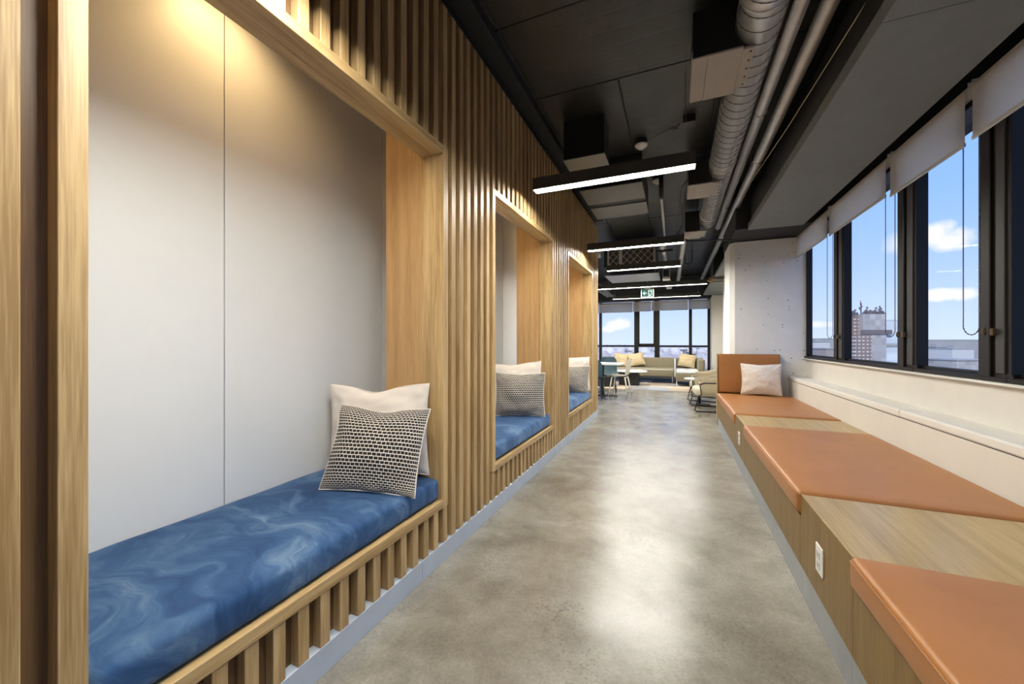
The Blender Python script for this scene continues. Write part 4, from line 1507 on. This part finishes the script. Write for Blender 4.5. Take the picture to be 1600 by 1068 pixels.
def rot_box(c, w, d, z0, z1):
    """box with its face square to the room: c = middle of the near face"""
    bm = BM()
    box(bm, (-w / 2, 0, z0), (w / 2, d, z1))
    M = Matrix(((U.x, V.x, 0, c[0]), (U.y, V.y, 0, c[1]), (0, 0, 1, 0), (0, 0, 0, 1)))
    bmesh.ops.transform(bm, matrix=M, verts=bm.verts[:])
    return bm


O_ = Vector((76.0, 206.0, 0))
tb = thing('building', 'grey concrete tower with rooftop antennas outside the side windows', 'building', (O_.x, O_.y, gz), 'buildings of the town outside')
K = 160 / 605.0


def at(dpx):
    return O_ + U * (dpx * K)


put('tower_block', rot_box(at(-1), 36 * K, 8, gz, 12.8), 'fac_grey', tb)
put('upper_core', rot_box(at(-22) + V * 2, 14 * K, 7, gz, 12.2), 'fac_brown', tb)
put('brick_wing', rot_box(at(-26) - V * 2, 26 * K, 9, gz, 4.0), 'fac_brown', tb)
put('dark_band', rot_box(at(2) - V * .4, 46 * K, 1, 4.4, 6.2), 'far_dark', tb)
put('pale_wing', rot_box(at(30) + V * 1, 30 * K, 9, gz, 10.4), 'fac_pale', tb)
put('pale_band', rot_box(at(30) + V * .6, 30 * K, 1, -.6, .6), 'far_grey', tb)
put('roof_house', rot_box(at(-24) + V * 2, 8 * K, 4, 12.2, 13.6), 'far_dark', tb)
for q, (dpx, hh_) in enumerate(((-27, 1.8), (-18, 5.6), (-17, 4.0), (-8, 3.2), (-3, 1.6), (6, 3.0), (12, 3.6), (14, 2.6), (-30, 1.2))):
    p_ = at(dpx) + V * 1.5
    an = put('antenna', tube(BM(), [(p_.x, p_.y, 12.0), (p_.x, p_.y, 12.8 + hh_)], .16, 5), 'far_dark', tb)
    for e in range(2):
        put('antenna_dish', rot_box(p_ + U * (.25 if e else -.25), .7, .3, 12.9 + hh_ * (.4 + .3 * e), 13.5 + hh_ * (.4 + .3 * e)), 'far_dark', an)
for q in range(14):
    p_ = at(-16 + q * 2.4) + V * .4
    put('parapet_box', rot_box(p_, 1.0 + (q % 3) * .3, .8, 12.6, 13.2 + (q * 7 % 5) * .25), 'far_dark', tb)

rb = random.Random(11)
FOOT = []


def far_block(depth, u, vtop, wpx, mat, label, dp=12, extra=None):
    k_ = depth / 605.0
    c = Vector((-256, 605, 0)).normalized() * depth / 1.0
    f_ = Vector((-math.sin(math.atan2(256, 605)), math.cos(math.atan2(256, 605)), 0))
    c = f_ * depth + U * ((u - 800) * k_)
    FOOT.append((depth - 8, depth + dp + 8, (u - 800 - wpx / 2) * k_ - 10, (u - 800 + wpx / 2) * k_ + 10))
    z = 1.2 + (534 - vtop) * k_
    r = thing('building', label, 'building', (c.x, c.y, gz), 'buildings of the town outside')
    put('block', rot_box(c, wpx * k_, dp, gz, z), mat, r)
    put('roof', rot_box(c - V * .3, wpx * k_ + .6, dp + .6, z, z + .5), 'far_roof', r)
    if extra:
        put('roof_plant', rot_box(c + V * 3, wpx * k_ * .3, 4, z + .5, z + 2.2), 'far_grey', r)
    return r


far_block(420, 1490, 531, 130, 'far_grey', 'very wide flat pale roofed hall on the horizon right of the tower', 60)
far_block(230, 1505, 545, 34, 'far_white', 'white low block in the right window before the horizon', 14, 1)
far_block(262, 1474, 542, 24, 'far_beige', 'beige low block left of the white one', 14, 1)
far_block(200, 1462, 566, 40, 'far_white', 'long white flat roof low in the right window', 18)
far_block(150, 1517, 563, 44, 'fac_grey', 'grey office block at the lower right of the window', 12)
far_block(400, 1290, 529, 120, 'far_grey', 'flat grey-green hall on the horizon left of the tower', 60)
far_block(240, 1284, 534, 26, 'far_white', 'white house seen through the second far window', 12, 1)
far_block(275, 1240, 537, 26, 'far_white', 'white block seen beside the column', 12, 1)
far_block(200, 1300, 545, 18, 'far_beige', 'beige block under the flat hall left of the tower', 12)
far_block(260, 1420, 540, 30, 'far_grey', 'grey block hidden behind the mullion right of the tower', 12)
# scattered lower roofs, sheds and parked cars nobody could count
bm_ = BM()
f_ = -V * -1
fwd = Vector((-math.sin(math.atan2(256, 605)), math.cos(math.atan2(256, 605)), 0))
for q in range(260):
    dpt = rb.uniform(70, 320)
    u = rb.uniform(1232, 1750)
    c = fwd * dpt + U * ((u - 800) * dpt / 605)
    lat = (u - 800) * dpt / 605
    if (c - O_).length < 34 or any(f0 - 10 < dpt < f1 and l0 < lat < l1 for f0, f1, l0, l1 in FOOT):
        continue
    w, d, h_ = rb.uniform(3, 14), rb.uniform(3, 10), rb.uniform(1.5, 7)
    b2 = rot_box(c, w, d, gz, gz + h_ + dpt * .02)
    me_ = bpy.data.meshes.new('tmp')
    b2.to_mesh(me_)
    b2.free()
    bm_.from_mesh(me_)
    bpy.data.meshes.remove(me_)
lo_ = put('low_roofs', bm_, 'far_roof')
lo_['kind'] = 'stuff'
lo_['label'] = 'scatter of low grey roofs and sheds below the side windows'
lo_['category'] = 'town'

# bare winter trees before the far windows
for mat_, n_, d0, d1, hh0, nm in (('far_tree_haze', 300, 300, 420, .0, 'hazy'), ('far_tree', 220, 150, 240, -2.2, 'nearer')):
    bm_ = BM()
    for q in range(n_):
        dpt = rb.uniform(d0, d1)
        x = rb.uniform(-dpt * .45, dpt * .16)
        ztop = -1.2 - rb.random() ** 1.5 * dpt * .012 + hh0
        R_ = rb.uniform(2.5, 5)
        c = Vector((x, dpt, ztop - R_))
        base = bmesh.ops.create_icosphere(bm_, subdivisions=2, radius=R_, matrix=Matrix.Translation(c))
        for v in base['verts']:
            o_ = v.co - c
            v.co = c + o_ * (1 + .35 * noise.noise(v.co * .35)) * Vector((1, 1, .9)).length / 1.68
        tube(bm_, [(x, dpt, gz), (x, dpt, ztop - R_)], .5, 5)
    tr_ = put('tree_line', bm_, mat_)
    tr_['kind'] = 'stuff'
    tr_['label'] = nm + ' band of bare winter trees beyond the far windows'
    tr_['category'] = 'trees'
lp = thing('street_lamp', 'tall dark lamp mast beyond the right part of the far windows', 'lamp', (2.4, 138, gz))
put('mast', tube(BM(), [(2.35, 138, gz), (2.35, 138, -1.4)], .22, 8), 'far_dark', lp)
put('lamp_head', box(BM(), (1.3, 137.6, -1.75), (3.5, 138.4, -1.2)), 'far_dark', lp)
